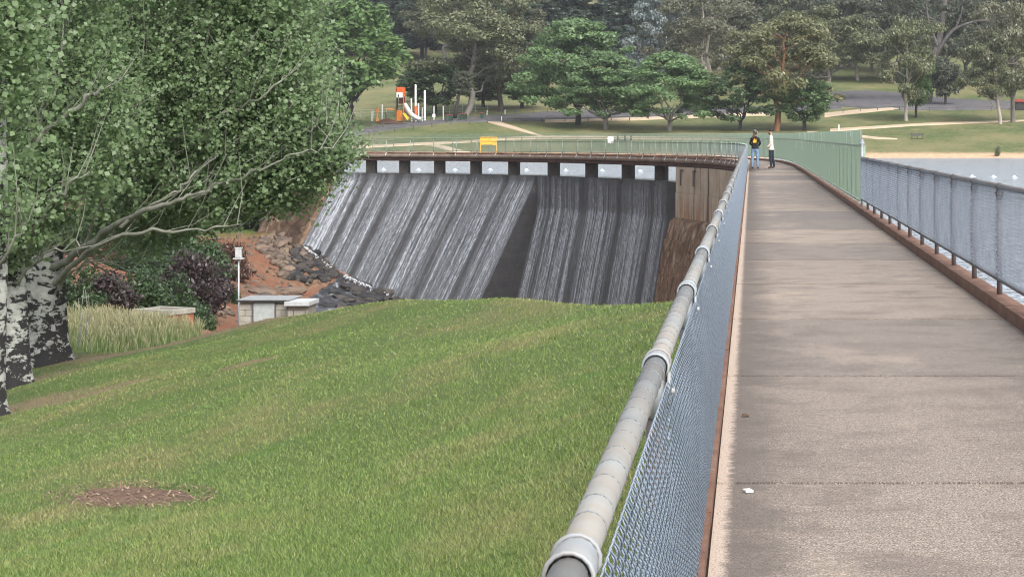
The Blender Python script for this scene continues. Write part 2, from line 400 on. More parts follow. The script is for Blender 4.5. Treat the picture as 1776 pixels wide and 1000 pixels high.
plain('cream_cloth', (.66, .61, .52), .85, 0, .08, 9); plain('brown_boot', (.10, .055, .03), .7); plain('hair_dark', (.022, .014, .010), .6); plain('hair_auburn', (.07, .03, .018), .6)
plain('cap_grey', (.09, .095, .105), .7); plain('emblem_yellow', (.72, .38, .03), .7); plain('silver', (.6, .62, .63), .35, .4)
plain('buoy_white', (.78, .78, .77), .4); plain('leaf_litter', (.10, .06, .04), .9); plain('paper_white', (.75, .72, .66), .8)
def tallgrass():
    t = NT('tall_grass'); z = t.n('UVMap').outputs[0]; h = t.xyz(z)[1]
    g = t.ramp(t.rnd(), [(0, (.085, .145, .04)), (1, (.16, .215, .075))]); s = t.ramp(t.rnd(), [(0, (.22, .20, .11)), (1, (.34, .30, .19))])
    M['tall_grass'] = t.finish(t.mix(t.ramp(h, [(.55, 0), (.95, .9)]), g, s), .8)
tallgrass()

# ------------------------------------------------------------------ curves of the walkway and terrain functions
def catmull(pts, n=20):
    pts = np.array(pts, float); out = []
    for i in range(len(pts)-1):
        p0 = pts[max(i-1, 0)]; p1 = pts[i]; p2 = pts[i+1]; p3 = pts[min(i+2, len(pts)-1)]
        for t in np.linspace(0, 1, n, endpoint=False):
            out.append(.5*((2*p1)+(-p0+p2)*t+(2*p0-5*p1+4*p2-p3)*t*t+(-p0+3*p1-3*p2+p3)*t**3))
    out.append(pts[-1]); return np.array(out)
NEAR = catmull([(-.26, 70), (-.26, 90), (-.42, 105), (-1.1, 118), (-3.3, 130), (-8.6, 144), (-15.3, 155.5), (-23, 164), (-32, 168.8), (-42, 171), (-50, 172)], 24)
def resample(c, step, s0=0):
    d = np.r_[0, np.cumsum(np.linalg.norm(np.diff(c, axis=0), axis=1))]
    s = np.arange(s0, d[-1], step)
    return np.c_[np.interp(s, d, c[:, 0]), np.interp(s, d, c[:, 1])]
def tangents(c):
    t = np.gradient(c, axis=0); return t/np.linalg.norm(t, axis=1)[:, None]
def offset(c, o):
    "positive o: to the lake side"
    t = tangents(c); return c+np.c_[t[:, 1], -t[:, 0]]*o
NEARF = resample(NEAR, .5); FARF = offset(NEARF, 2.60)
def on_curve(c, px):
    r = c[:, 0]/c[:, 1]; i = np.argsort(r)
    q = (px-CX)/F
    return np.array((np.interp(q, r[i], c[i, 0]), np.interp(q, r[i], c[i, 1])))
Z_CREST = -1.68; Z_LAKE = -1.66
_py = np.array([262, 272, 278, 285, 305, 330, 370, 420, 480, 650, 800, 1000, 1300, 1700])
_pz = np.array([-4, -2.6, -1.72, -.72, .95, 3.1, 6.3, 10.6, 16, 34, 54, 80, 112, 140.])
def park_z(X, Y):
    X = np.asarray(X, float); Y = np.asarray(Y, float)
    return np.interp(Y, _py, _pz)+.22*np.sin(X*.09+1)*np.clip((Y-290)/40, 0, 1)+.12*np.sin(X*.23+Y*.11)*np.clip((Y-290)/40, 0, 1)
_Yt = np.linspace(270, 1700, 6000); _yt = CY+F*(HC-np.interp(_Yt, _py, _pz))/_Yt
def park_pt(x, y, dz=0.0):
    "where the line of sight through photo pixel x, y meets the park slope"
    Y = float(np.interp(-y, -_yt, _Yt))
    for _ in range(4):
        X = (x-CX)/F*Y; e = HC-(y-CY)/F*Y-float(park_z(X, Y)); Y += e/(.085+(y-CY)/F) if (.085+(y-CY)/F) > .02 else 0
    X = (x-CX)/F*Y
    return np.array((X, Y, float(park_z(X, Y))+dz))
# valley below the dam: thin plate through surveyed spots
_ctl = [P(480, 402, 170), P(430, 432, 165), P(450, 390, 175), P(400, 500, 140), P(380, 550, 120), P(430, 524, 130),
        P(520, 506, 157), P(600, 505, 158), P(640, 524, 156), P(540, 436, 166), P(580, 475, 163), P(460, 470, 158), P(500, 460, 161), P(400, 440, 158), P(200, 490, 112), P(120, 480, 112),
        P(300, 500, 110), P(60, 440, 110), P(220, 606, 51), P(320, 588, 54), P(120, 612, 51), P(30, 606, 52), P(420, 585, 66), P(250, 560, 66), P(300, 575, 80), P(120, 540, 80),
        (-9, 48, -5.5), (-4, 45, -6.5), (-3, 60, -11), (-10, 66, -8.2), (-6, 90, -12.5), (-12, 110, -12.2), (-4, 125, -12.5), (-16, 132, -11.0), (-1, 30, -3.5),
        (-12, 138, -14), (-6, 133, -14.5), (-17, 142, -13.5), P(700, 540, 157), P(560, 456, 164.5), P(505, 428, 167), P(630, 505, 160.5), P(800, 600, 153), P(360, 410, 168), (-70, 60, -4), (-70, 110, -5), (-70, 160, -2), (-50, 178, -4.5), (-62, 192, -1), (-20, 20, -6), (-40, 30, -6), (-24, 42, -4.0), (-42, 169, -6.8), (-36, 30, -5.5), (-90, 100, -3), (-3, 10, -4), (-22, 92, -8.6)]
_ctl = np.array(_ctl, float)
def _tps(a, b):
    r = np.linalg.norm(a[:, None]-b[None], axis=2); return np.where(r > 1e-9, r*r*np.log(r+1e-12), 0)
_A = _tps(_ctl[:, :2], _ctl[:, :2])+np.eye(len(_ctl))*.3
_Pm = np.c_[np.ones(len(_ctl)), _ctl[:, :2]]
_sol = np.linalg.solve(np.block([[_A, _Pm], [_Pm.T, np.zeros((3, 3))]]), np.r_[_ctl[:, 2], np.zeros(3)])
def valley_z(X, Y):
    q = np.c_[np.ravel(X), np.ravel(Y)].astype(float)
    z = _tps(q, _ctl[:, :2]) @ _sol[:len(_ctl)]+np.c_[np.ones(len(q)), q] @ _sol[len(_ctl):]
    z = np.clip(z, -14, 2)
    return z.reshape(np.shape(X))
_bx = np.array([-60, -30, -16, -14, -12.4, -11, -9.7, -7.6, -6.1, -4.7, -2.9, -1.4, -.9, 0]); _by = np.array([52, 50, 47.5, 43.5, 39.5, 40.0, 40.3, 37.7, 34.9, 31.9, 26.9, 22.9, 21.6, 19.3])
def lawn_z(X, Y):
    X = np.asarray(X, float); Y = np.asarray(Y, float)
    base = -.22*np.abs(X+.3)-.03+.035*np.sin(X*1.1+.6*Y)+.03*np.sin(Y*.7-X*.4)
    over = Y-np.interp(X, _bx, _by)
    return base-.55*(np.logaddexp(0, over*3)/3)
def lawn_pt(x, y, dz=0.0):
    Ds = np.linspace(3, 60, 1500); zz = HC-(y-CY)/F*Ds; lz = lawn_z((x-CX)/F*Ds, Ds); k = int(np.argmax(zz < lz)); D = Ds[k]
    return np.array(((x-CX)/F*D, D, float(lz[k])+dz))
def valley_pt(x, y, d0=60, d1=200):
    Ds = np.linspace(d0, d1, 500); pts = np.array([P(x, y, D) for D in Ds])
    zz = valley_z(pts[:, 0], pts[:, 1]); i = np.argmax(pts[:, 2] < zz)
    if not (pts[:, 2] < zz).any(): i = len(Ds)-1
    return np.array((pts[i, 0], pts[i, 1], zz[i]))
def grid_mesh(name, xs, ys, zf, smooth=True):
    X, Y = np.meshgrid(xs, ys); Z = zf(X, Y); nx, ny = len(xs), len(ys)
    V = np.c_[X.ravel(), Y.ravel(), Z.ravel()]
    i = (np.arange(ny-1)[:, None]*nx+np.arange(nx-1)[None]).ravel()
    return mesh_np(name, V, np.c_[i, i+1, i+nx+1, i+nx], smooth)


# ------------------------------------------------------------------ ground, lake, park
struct('park_ground', grid_mesh('park_ground', np.linspace(-330, 330, 111), np.r_[np.linspace(262, 520, 130), np.linspace(530, 1690, 60)], park_z), M['park_ground'])
def valley_full(X, Y):
    z = valley_z(X, Y)+.12*np.sin(X*1.7+Y*.9)*np.sin(Y*1.3-X*.5)+.06*np.sin(X*4.1)*np.sin(Y*3.7)
    i = np.argsort(NEARF[:, 0]); yc = np.interp(X, NEARF[i, 0], NEARF[i, 1])
    z = np.where((X > -24) & (yc-Y < 14), np.minimum(z, -14.2), z)
    return np.where((Y > yc-.8) & (X > -47), -16, z)
struct('creek_valley', grid_mesh('creek_valley', np.linspace(-90, -.5, 130), np.linspace(12, 192, 250), valley_full), M['red_earth'])
lx = -(np.linspace(0, 7.0, 80)**2)
struct('embankment_lawn', grid_mesh('embankment_lawn', lx, np.linspace(-2, 50, 210), lawn_z), M['lawn'])

CREST = offset(NEARF, .35)
c_line = [on_curve(CREST, px) for px in np.linspace(1176, 584, 60)]
far_part = [p for p in FARF if p[1] < 134]
poly = [(2.5, -10)]+[(p[0]+.1, p[1]) for p in far_part[::4]]+[tuple(p) for p in c_line]+[(-60, 178), (-260, 178), (-260, 292), (320, 292), (320, -10)]
me = bpy.data.meshes.new('lake'); me.from_pydata([(x, y, Z_LAKE) for x, y in poly], [], [tuple(range(len(poly)))]); me.update()
struct('lake', me, M['lake_water'])

def ribbon(name, up, lo, mat, dz=.06, n=70, parent=None):
    "a strip on the park slope between two edge lines given in photo pixels"
    xs = np.linspace(max(up[0][0], lo[0][0]), min(up[-1][0], lo[-1][0]), n); V = []
    for x in xs:
        a = np.interp(x, *zip(*up)); b = np.interp(x, *zip(*lo))
        for k in range(4): V.append(park_pt(x, b+(a-b)*k/3, dz))
    Fc = [(i*4+k, (i+1)*4+k, (i+1)*4+k+1, i*4+k+1) for i in range(n-1) for k in range(3)]
    V = np.array(V); bot = V-np.array((0, 0, .25)); m = len(V)
    Fc2 = [(i*4, i*4+m, (i+1)*4+m, (i+1)*4) for i in range(n-1)]
    return struct(name, mesh_np(name, np.r_[V, bot], Fc+Fc2), mat, parent)
ribbon('road', [(560, 236), (600, 229), (640, 221), (700, 213), (780, 206), (860, 200), (950, 194), (1050, 191), (1150, 189), (1260, 186), (1340, 185), (1460, 180)],
       [(560, 246), (600, 238), (640, 231), (700, 222), (780, 213), (860, 211), (950, 210), (1050, 207), (1150, 203), (1260, 198), (1340, 195), (1460, 190)], M['asphalt'])
ribbon('car_park', [(1440, 160), (1500, 157), (1560, 161), (1640, 171), (1720, 175), (1800, 177)], [(1440, 183), (1500, 188), (1560, 191), (1640, 192), (1720, 190), (1800, 188)], M['asphalt'], .09)
ribbon('verge_path', [(945, 209), (1050, 206.5), (1150, 203), (1260, 198), (1340, 195)], [(945, 213), (1050, 210.5), (1150, 207), (1260, 203), (1340, 200)], M['gravel_path'], .12)
ribbon('verge_path', [(1430, 197), (1480, 192), (1560, 186.5)], [(1430, 204), (1480, 198), (1560, 189.5)], M['gravel_path'], .12)
ribbon('gravel_path', [(1440, 224), (1500, 220), (1600, 214), (1700, 210.5), (1800, 207.5)], [(1440, 229), (1500, 224), (1600, 218), (1700, 213.5), (1800, 210)], M['gravel_path'])
ribbon('gravel_path', [(1400, 228), (1490, 234.5), (1520, 238), (1556, 240.6)], [(1400, 231), (1490, 238.5), (1520, 241.5), (1556, 241.8)], M['gravel_path'])
ribbon('footpath', [(846, 211.5), (868, 212), (945, 237)], [(846, 212.5), (868, 219), (945, 239.5)], M['gravel_path'], .07)
ribbon('footpath', [(500, 259), (600, 255), (735, 248), (830, 243.5), (880, 239), (950, 236.5), (1050, 237), (1290, 240), (1400, 239)], [(500, 262), (600, 258.5), (735, 251.5), (830, 246.5), (880, 243), (950, 241), (1050, 241.5), (1290, 244), (1400, 243)], M['gravel_path'], .11)
ribbon('footpath', [(732, 249), (760, 251), (830, 268)], [(732, 252), (745, 253), (800, 268.2), (830, 270)], M['gravel_path'], .085)

# ------------------------------------------------------------------ walkway: slabs, kerbs, deck, dam wall
EDGE = np.r_[np.c_[np.full(148, -.26), np.arange(-4, 70, .5)], NEARF]       # outer left edge of the walkway, all the way over the bridge
ED = np.r_[0, np.cumsum(np.linalg.norm(np.diff(EDGE, axis=0), axis=1))]
def strip(s0, s1, o0, o1, z0, z1, step=1.0, name='strip'):
    "solid strip between two offsets from the walkway edge"
    s = np.linspace(s0, s1, max(2, int((s1-s0)/step)+1))
    def at(sv, o):
        p = np.c_[np.interp(sv, ED, EDGE[:, 0]), np.interp(sv, ED, EDGE[:, 1])]
        q = np.c_[np.interp(sv+.2, ED, EDGE[:, 0]), np.interp(sv+.2, ED, EDGE[:, 1])]; r = np.c_[np.interp(sv-.2, ED, EDGE[:, 0]), np.interp(sv-.2, ED, EDGE[:, 1])]
        t = q-r; t /= np.linalg.norm(t, axis=1)[:, None]
        return p+np.c_[t[:, 1], -t[:, 0]]*o
    a, b = at(s, o0), at(s, o1); n = len(s)
    V = np.r_[np.c_[a, np.full(n, z0)], np.c_[b, np.full(n, z0)], np.c_[b, np.full(n, z1)], np.c_[a, np.full(n, z1)]]
    Fc = []
    for i in range(n-1):
        for j in range(4):
            k = (j+1) % 4; Fc.append((j*n+i, k*n+i, k*n+i+1, j*n+i+1))
    Fc += [(0, 3*n, 2*n, n), (n-1, 2*n-1, 3*n-1, 4*n-1)]
    return mesh_np(name, V, Fc)
S_TOT = ED[-1]
S_C = float(ED[np.argmin(np.abs((EDGE[:, 0]/EDGE[:, 1])-(1172-CX)/F)+(EDGE[:, 1] < 100)*9)])      # where the spillway starts
walk = struct('walkway', strip(0, S_TOT-1, .0, 2.60, -.34, -.022, 1.0, 'walkway'), M['concrete_beam'])
beam = struct('deck_beam', strip(S_C-32, S_TOT-1, .12, 2.45, -.62, -.342, 1.0, 'deck_beam'), M['rusty_beam'], walk)
struct('dam_wall', strip(0, S_C-25, .05, 2.55, -14, -.343, 1.0, 'dam_wall'), M['abutment_concrete'])
slab_me = MB().box((0, 0, -.01), (2.32, 3.945, .02)).mesh('slab')
for k in range(60):
    s0 = 1+4*k; s1 = s0+3.96
    if s1 > S_TOT-2: break
    if s1 < 92: obj('slab', slab_me, M['walk_concrete'], walk, loc=(1.005, -4+(s0+s1)/2, 0))
    else: obj('slab', strip(s0, s1, .105, 2.425, -.02, 0, 1.0, 'slab'), M['walk_concrete'], walk)
kr = MB().box((0, 0, .03), (.165, 2.98, .16)).mesh('kerb_block'); kl = MB().box((0, 0, .012), (.09, 2.98, .09)).mesh('kerb_block')
for k in range(66):
    s0 = 3*k; s1 = s0+2.985
    if s1 > S_TOT-2: break
    if s1 < 92:
        obj('kerb_block', kr, M['kerb_brown'], walk, loc=(2.255+random.uniform(-.004, .004), -4+(s0+s1)/2, random.uniform(-.004, .004)))
        obj('kerb_block', kl, M['kerb_brown'], walk, loc=(-.207+random.uniform(-.003, .003), -4+(s0+s1)/2, random.uniform(-.003, .003)))
    else:
        obj('kerb_block', strip(s0, s1, 2.43, 2.60, -.02, .10, 1.0, 'kerb_block'), M['kerb_brown'], walk)
        obj('kerb_block', strip(s0, s1, .0, .10, -.02, .10, 1.0, 'kerb_block'), M['kerb_brown'], walk)

# ------------------------------------------------------------------ spillway
def spill_section(px0, px1, n, n0, n1, k0, k1, m0, m1, zb=-14.5, rows=36):
    pts = []; 
    for i in range(n):
        f = i/(n-1); px = px0+(px1-px0)*f; c = on_curve(CREST, px)
        nn = np.array(n0)*(1-f)+np.array(n1)*f; nn /= np.linalg.norm(nn)
        kd = k0*(1-f)+k1*f; m = m0*(1-f)+m1*f; col = []
        L = (-Z_CREST*-1-zb) if False else (Z_CREST-zb)
        for j in range(rows):
            d = L*(j/(rows-1))**1.25
            # rounded kink between the upright lip and the batter
            r = .12; x = (np.logaddexp(0, (d-kd)/r)*r)/m
            col.append((c[0]+nn[0]*x, c[1]+nn[1]*x, Z_CREST-d))
        pts.append(col)
    return np.array(pts)
SEC_L = spill_section(584, 929, 190, (-.52, -.85), (-.66, -.75), .35, .55, 1.35, 1.60)
SEC_R = spill_section(931, 1174, 150, (-.66, -.75), (-.84, -.54), 2.75, 2.5, 3.2, 5.6)
def grid_of(Pn, name, off=None):
    n, r = Pn.shape[:2]
    du = np.gradient(Pn, axis=0); dv = np.gradient(Pn, axis=1); nm = np.cross(du, dv); nm /= np.linalg.norm(nm, axis=2)[..., None]
    if nm[..., 1].mean() > 0: nm = -nm
    V = Pn if off is None else Pn+nm*off[..., None]
    i = (np.arange(n-1)[:, None]*r+np.arange(r-1)[None]).ravel()
    return mesh_np(name, V.reshape(-1, 3), np.c_[i, i+1, i+r+1, i+r], True)
spill = tag(empty('spillway', (*on_curve(CREST, 900), -14)), 'dark wet concrete spillway face streaming with white water', 'spillway')
def keep(o):   # parent without moving
    o.matrix_parent_inverse = Matrix.Translation(-spill.location); return o
keep(obj('left_face', grid_of(SEC_L, 'left_face'), M['wet_concrete'], spill))
keep(obj('right_face', grid_of(SEC_R, 'right_face'), M['wet_concrete'], spill))
wedge = np.stack([SEC_L[-1]*(1-t)+SEC_R[0]*t for t in np.linspace(0, 1, 12)])
keep(obj('dry_wedge', grid_of(wedge, 'dry_wedge'), M['wet_concrete'], spill))
c_in = offset(CREST, 2.3)
cap = np.stack([np.stack([np.r_[on_curve(CREST, px)*(1-t)+(on_curve(CREST, px)+np.array((.8, .6))*2.4)*t, Z_CREST-.004] for t in (0, 1)]) for px in np.linspace(1174, 584, 60)])
keep(obj('crest', grid_of(cap, 'crest'), M['wet_concrete'], spill))
PIERS = [640, 697, 757, 819, 884, 952, 1017, 1080, 1137]
def smooth_noise(n, k):
    a = np.interp(np.linspace(0, k, n), np.arange(k+2), rng.random(k+2)); return a
def film(sec, px0, px1, name, base):
    n, r = sec.shape[:2]; px = np.linspace(px0, px1, n)
    s = .55*smooth_noise(n, 16)+.55*smooth_noise(n, 45)+.35*smooth_noise(n, 95)
    s = base*(.28+s)
    for q in PIERS:
        s *= 1-rng.uniform(.55, .9)*np.exp(-((px-q+4)/rng.uniform(5, 9))**2)
        for e in (-13, 9): s += rng.uniform(.1, .5)*np.exp(-((px-q-e)/2.5)**2)
    s *= np.clip((px-px0)/5, 0, 1)
    if px1 > 1100: s *= np.clip((1160-px)/10, 0, 1)
    v = np.linspace(0, 1, r)[None]
    if px1 < 1000: s *= 1+.55*np.exp(-((px-600)/26)**2)
    foam = s[:, None]*(np.clip(.30+v*4.5, 0, 1))
    if px1 > 1100: foam *= np.where(v < .26, .72, 1.12)
    foam += .10*rng.random(foam.shape)*(foam > .1)
    off = .05+.05*foam
    me = grid_of(sec, name, off)
    at = me.attributes.new('foam', 'FLOAT', 'POINT'); at.data.foreach_set('value', foam.astype(np.float32).ravel())
    du = np.r_[0, np.cumsum(np.linalg.norm(np.diff(sec[:, 0], axis=0), axis=1))]
    U = np.repeat(du[:, None], r, 1); Vv = np.cumsum(np.r_['1', np.zeros((n, 1)), np.linalg.norm(np.diff(sec, axis=1), axis=2)], axis=1)
    uv = np.stack([U, Vv], -1).reshape(-1, 2); lay = me.uv_layers.new(name='UVMap')
    li = np.empty(len(me.loops), dtype=np.int32); me.loops.foreach_get('vertex_index', li)
    lay.data.foreach_set('uv', uv[li].astype(np.float32).ravel())
    o = obj('falling_water', me, M['falling_water']); o['kind'] = 'structure'; return o
film(SEC_L, 584, 929, 'falling_water', .92); film(SEC_R, 931, 1174, 'falling_water', 1.22)
# piers under the bridge
for i, q in enumerate(PIERS):
    c = on_curve(CREST, q); j = np.argmin(np.linalg.norm(CREST-c, axis=1)); t = tangents(CREST)[j]
    a = math.atan2(t[1], t[0]); nrm = np.array((t[1], -t[0]))
    cc = c+nrm*.45
    pier = MB().box((0, 0, -.52), (.80, .62, 1.40)).box((0, 0, -1.16), (.84, .66, .12)).build('bridge_pier', M['pier_dark'])
    # turn the pier square to the view of its bay
    pier.location = (cc[0], cc[1], -1.22+.44); pier.rotation_euler = (0, 0, (a-math.pi)*.35)
    nm = ['first', 'second', 'third', 'fourth', 'fifth', 'sixth', 'seventh', 'eighth', 'ninth'][i]
    tag(pier, f'dark concrete bridge pier on the spillway crest, {nm} counting from the tree side', 'pier', 'piers under the spillway bridge')
# abutment on the walkway side
def abut(s0, s1, n, prof, name, mat, parent):
    s = np.linspace(s0, s1, n); p = np.c_[np.interp(s, ED, EDGE[:, 0]), np.interp(s, ED, EDGE[:, 1])]
    t = tangents(p); dn = np.c_[-t[:, 1], t[:, 0]]
    Pn = np.stack([np.c_[p+dn*o, np.full(n, z)] for o, z in prof], 1)
    return obj(name, grid_of(Pn, name), mat, parent)
ab = tag(empty('abutment', (0, 0, 0)), 'rust stained concrete abutment wall beside the spillway under the walkway', 'wall')
abut(0+60, S_C+.3, 60, [(-.05, -.6), (-.05, -2.35)], 'upper_wall', M['abutment_concrete'], ab)
abut(0+60, S_C+.3, 60, [(-.02, -2.354), (-.02, -4.1)], 'middle_wall', M['abutment_concrete'], ab)
abut(0+60, S_C+.3, 60, [(.0, -4.05), (.35, -4.25), (.75, -5.6)], 'shoulder', M['rust_concrete'], ab)
abut(0+60, S_C+.3, 60, [(.80, -5.5), (.82, -5.62), (2.3, -14.5)], 'batter', M['rust_concrete'], ab)
for k in range(24):     # ledges left by the formwork, running down the batter
    s_k = S_C-.2-random.random()*18; f = random.random()*.7; z0 = -5.7-f*8; ln = random.uniform(.4, 1.4)
    p, t, dn = (np.array((np.interp(s_k, ED, EDGE[:, 0]), np.interp(s_k, ED, EDGE[:, 1]))), None, None)
    q = np.array((np.interp(s_k+.3, ED, EDGE[:, 0]), np.interp(s_k+.3, ED, EDGE[:, 1]))); t = (q-p)/np.linalg.norm(q-p); dn = np.array((-t[1], t[0]))
    o0 = .85+f*8*.165; c = p+dn*(o0+.02)
    l_ = MB().box((0, 0, -ln/2), (random.uniform(.12, .5), .10, ln)).build('ledge', M['rust_concrete'], ab)
    l_.location = (c[0], c[1], z0); l_.rotation_euler = (-.165, 0, math.atan2(t[1], t[0])+math.pi)
def edge_at(s):
    p = np.array((np.interp(s, ED, EDGE[:, 0]), np.interp(s, ED, EDGE[:, 1]))); q = np.array((np.interp(s+.3, ED, EDGE[:, 0]), np.interp(s+.3, ED, EDGE[:, 1])))
    t = (q-p)/np.linalg.norm(q-p); return p, t, np.array((-t[1], t[0]))
# side of the abutment facing the water, and the slots in it
p, t, dn = edge_at(S_C+.3)
prof = [(-.9, -.62), (-.05, -.62), (-.02, -4.1), (.35, -4.25), (.75, -5.6), (2.25, -14), (-.9, -14)]
me = bpy.data.meshes.new('end_face'); me.from_pydata([(p[0]+dn[0]*o, p[1]+dn[1]*o, z) for o, z in prof], [], [tuple(range(len(prof)))]); me.update()
obj('end_face', me, M['wet_concrete'], ab)
for ds in (1.0, 4.0):
    p, t, dn = edge_at(S_C-ds); c = p+dn*.05
    s_ = MB().box((0, 0, 0), (.16, .03, 1.0)).box((.25, 0, .53), (.6, .04, .10)).build('gate_slot', M['dark_metal'], ab); s_.location = (c[0], c[1], -1.35); s_.rotation_euler = (0, 0, math.atan2(t[1], t[0])+math.pi)
# left abutment and training wall
la = tag(empty('training_wall', (0, 0, 0)), 'brown stained concrete side wall at the far tree end of the spillway', 'wall')
e = SEC_L[0]; up = np.array((-.85, .52, 0))
Pn = np.stack([np.stack([e[j]+up*o+np.array((0, 0, h)) for j in range(0, 36)]) for o, h in ((-.05, -.3), (-.05, .30), (.45, .34), (.5, .05), (5.5, .3), (7, -1.5))])
obj('apron', grid_of(Pn, 'apron'), M['rust_concrete'], la)

# ------------------------------------------------------------------ fences
BAY = 2.12
def wire_panel(w, h, pitch, half, r, sides=4, per=4, depth=.004):
    "woven wire of one fence bay, in the y-z plane, w along y"
    n = int(round(w/pitch)); hb = int(round(h/half)); t = np.arange(0, hb*per+1)/per
    tri = np.arcsin(.97*np.cos(np.pi*t))/math.asin(.97)
    dep = depth*np.sin(np.pi*t)
    V = []; Fc = []; base = 0
    ang = np.arange(sides)*2*math.pi/sides
    for i in range(n):
        sg = 1 if i % 2 else -1; py = (i+.5)*pitch+pitch*.54*tri*sg
        pts = np.c_[dep*sg, py, t*half]
        pts = pts[pts[:, 2] <= h+.01]; m = len(pts)
        d = np.gradient(pts, axis=0); d /= np.linalg.norm(d, axis=1)[:, None]
        a = np.cross(d, (1, 0, 0)); a /= np.linalg.norm(a, axis=1)[:, None]; b = np.cross(d, a)
        ring = pts[:, None]+(a[:, None]*np.cos(ang)[None, :, None]+b[:, None]*np.sin(ang)[None, :, None])*r
        V.append(ring.reshape(-1, 3))
        ii = (np.arange(m-1)[:, None]*sides+np.arange(sides)[None]); jj = (np.arange(m-1)[:, None]*sides+(np.arange(sides)+1)[None] % sides)
        Fc.append(np.stack([ii, jj, jj+sides, ii+sides], -1).reshape(-1, 4)+base); base += m*sides
    return mesh_np('wire_mesh', np.concatenate(V), np.concatenate(Fc), True)
def ring(r, wire, n=12, tilt=0.0):
    return [(r*math.cos(2*math.pi*k/n), tilt*math.sin(2*math.pi*k/n), r*math.sin(2*math.pi*k/n)) for k in range(n+1)]
def lacing_mesh(r, step, length, wire=.0012):
    b = MB(); k = 0
    while (k+.5)*step < length:
        y = (k+.5)*step+random.uniform(-.012, .012)
        b.tube([(x, y+yy, z) for x, yy, z in ring(r+.0008, wire, 12, random.uniform(-.004, .004))], wire, 4, False); k += 1
    return b.mesh('lacing_wire', True)
def clamp_mesh(r):
    "pressed tee fitting: a saddle hugging the rail and a skirt that grips the post below it"
    b = MB(); n = 9; V = []; W = [(-.052, .2), (-.03, .6), (-.012, 1.1), (.012, 1.1), (.03, .6), (.052, .2)]
    rows = []
    for y, ext in W:
        row = []
        for k in range(n+1):
            a = math.pi*(-.18-.02*ext)+(math.pi*1.36+math.pi*.04*ext)*k/n
            rr = r+.0025+.003*ext
            row.append((math.cos(a)*rr, y+0*a, math.sin(a)*rr))
        rows.append(row)
    m = n+1
    Vo = [p for row in rows for p in row]; Vi = [(x*.93, y, z*.93) for x, y, z in Vo]
    Fc = [(i*m+k, i*m+k+1, (i+1)*m+k+1, (i+1)*m+k) for i in range(len(W)-1) for k in range(n)]
    b.add(Vo, Fc); b.add(Vi, [f[::-1] for f in Fc])
    for s in (-1, 1):      # raised rolled lips either side and the bolted ears
        b.tube([(math.cos(a)*(r+.005), s*.052, math.sin(a)*(r+.005)) for a in np.linspace(-.2*math.pi, 1.2*math.pi, 12)], .0032, 6)
        b.box((s*(r+.004), 0, -.055), (.007, .058, .075))
        b.tube([(s*(r+.004), 0, -.06), (s*(r+.018), 0, -.06)], .008, 6)
    b.tube([(0, 0, -.02), (0, 0, -.12)], r+.004, 10)
    return b.mesh('rail_clamp', True)
RR = .0245
m_clamp = clamp_mesh(RR); m_lace = lacing_mesh(RR, .145, BAY); m_lace2 = lacing_mesh(.020, .07, BAY)
m_wire = wire_panel(BAY, .945, .030, .036, .0017, 5, 4, .007)
m_rail = MB().tube([(0, 0, 0), (0, BAY*.5, 0), (0, BAY-.004, 0)], RR, 16).mesh('top_rail', True)
m_brail = MB().tube([(0, 0, 0), (0, BAY-.004, 0)], .019, 10).mesh('bottom_rail', True)
m_post = MB().tube([(0, 0, -.02), (0, 0, .98)], RR, 12).tube([(0, 0, -.02), (0, 0, .015)], .045, 12).mesh('post', True)
def m_tie():
    b = MB()
    for z in (.2, .5, .78): b.tube([(x, 0, z+y) for x, y, zz in [(p[0]*1.12, p[1], 0) for p in []]] or [(.027*math.cos(a), .027*math.sin(a), z+.004*a) for a in np.linspace(0, 6.2, 9)], .0013, 4, False)
    b.tube([(.026, .012, z) for z in np.linspace(.06, 1.0, 5)], .004, 5)
    return b.mesh('tie_wire', True)
m_tiew = m_tie()
def bays(fence, starts, x, zr, xm, mats, low=.07, tensile=True):
    for y in starts:
        obj('post', m_post if mats['post'] is None else mats['post'], mats['postmat'], fence, loc=(x, y, 0))
        obj('rail_clamp', m_clamp, mats['clamp'], fence, loc=(x, y, zr))
        obj('top_rail', m_rail if 'rail_me' not in mats else mats['rail_me'], mats['rail'], fence, loc=(x, y, zr))
        obj('bottom_rail', m_brail if 'brail_me' not in mats else mats['brail_me'], mats['brail'], fence, loc=(x, y, low))
        o = obj('wire_mesh', m_wire if 'wire_me' not in mats else mats['wire_me'], mats['wire'], fence, loc=(xm, y, low+.015))
        o = obj('lacing_wire', m_lace if 'lace_me' not in mats else mats['lace_me'], mats['lace'], fence, loc=(x, y, zr)); o['kind'] = 'stuff'
        o = obj('lacing_wire', m_lace2 if 'lace2_me' not in mats else mats['lace2_me'], mats['lace'], fence, loc=(x, y, low)); o['kind'] = 'stuff'
        obj('tie_wire', m_tiew, mats['wire'] if m_tiew.materials else M['wire_blue'], fence, loc=(x, y, 0))
lf = tag(empty('chain_link_fence', (-.215, 40, 0)), 'pale blue chain link fence with thick laced pipe rail left of the path', 'fence')
lf.location = (0, 0, 0)
bays(lf, [2.39+BAY*k for k in range(-1, 47)], -.215, 1.05, -.186,
     dict(post=None, postmat=M['post_grey'], clamp=M['galv_clamp'], rail=M['galv_rail'], brail=M['kerb_brown'], wire=M['wire_blue'], lace=M['wire_dark']))
rf = tag(empty('chain_link_fence', (0, 0, 0)), 'dark grey chain link fence with pipe rails between the path and the lake', 'fence')
BAYR = 2.06
kz = dict(post=m_post.copy(), postmat=M['post_grey'], clamp=M['post_grey'], rail=M['post_grey'], brail=M['post_grey'], wire=M['wire_grey'], lace=M['wire_dark'])
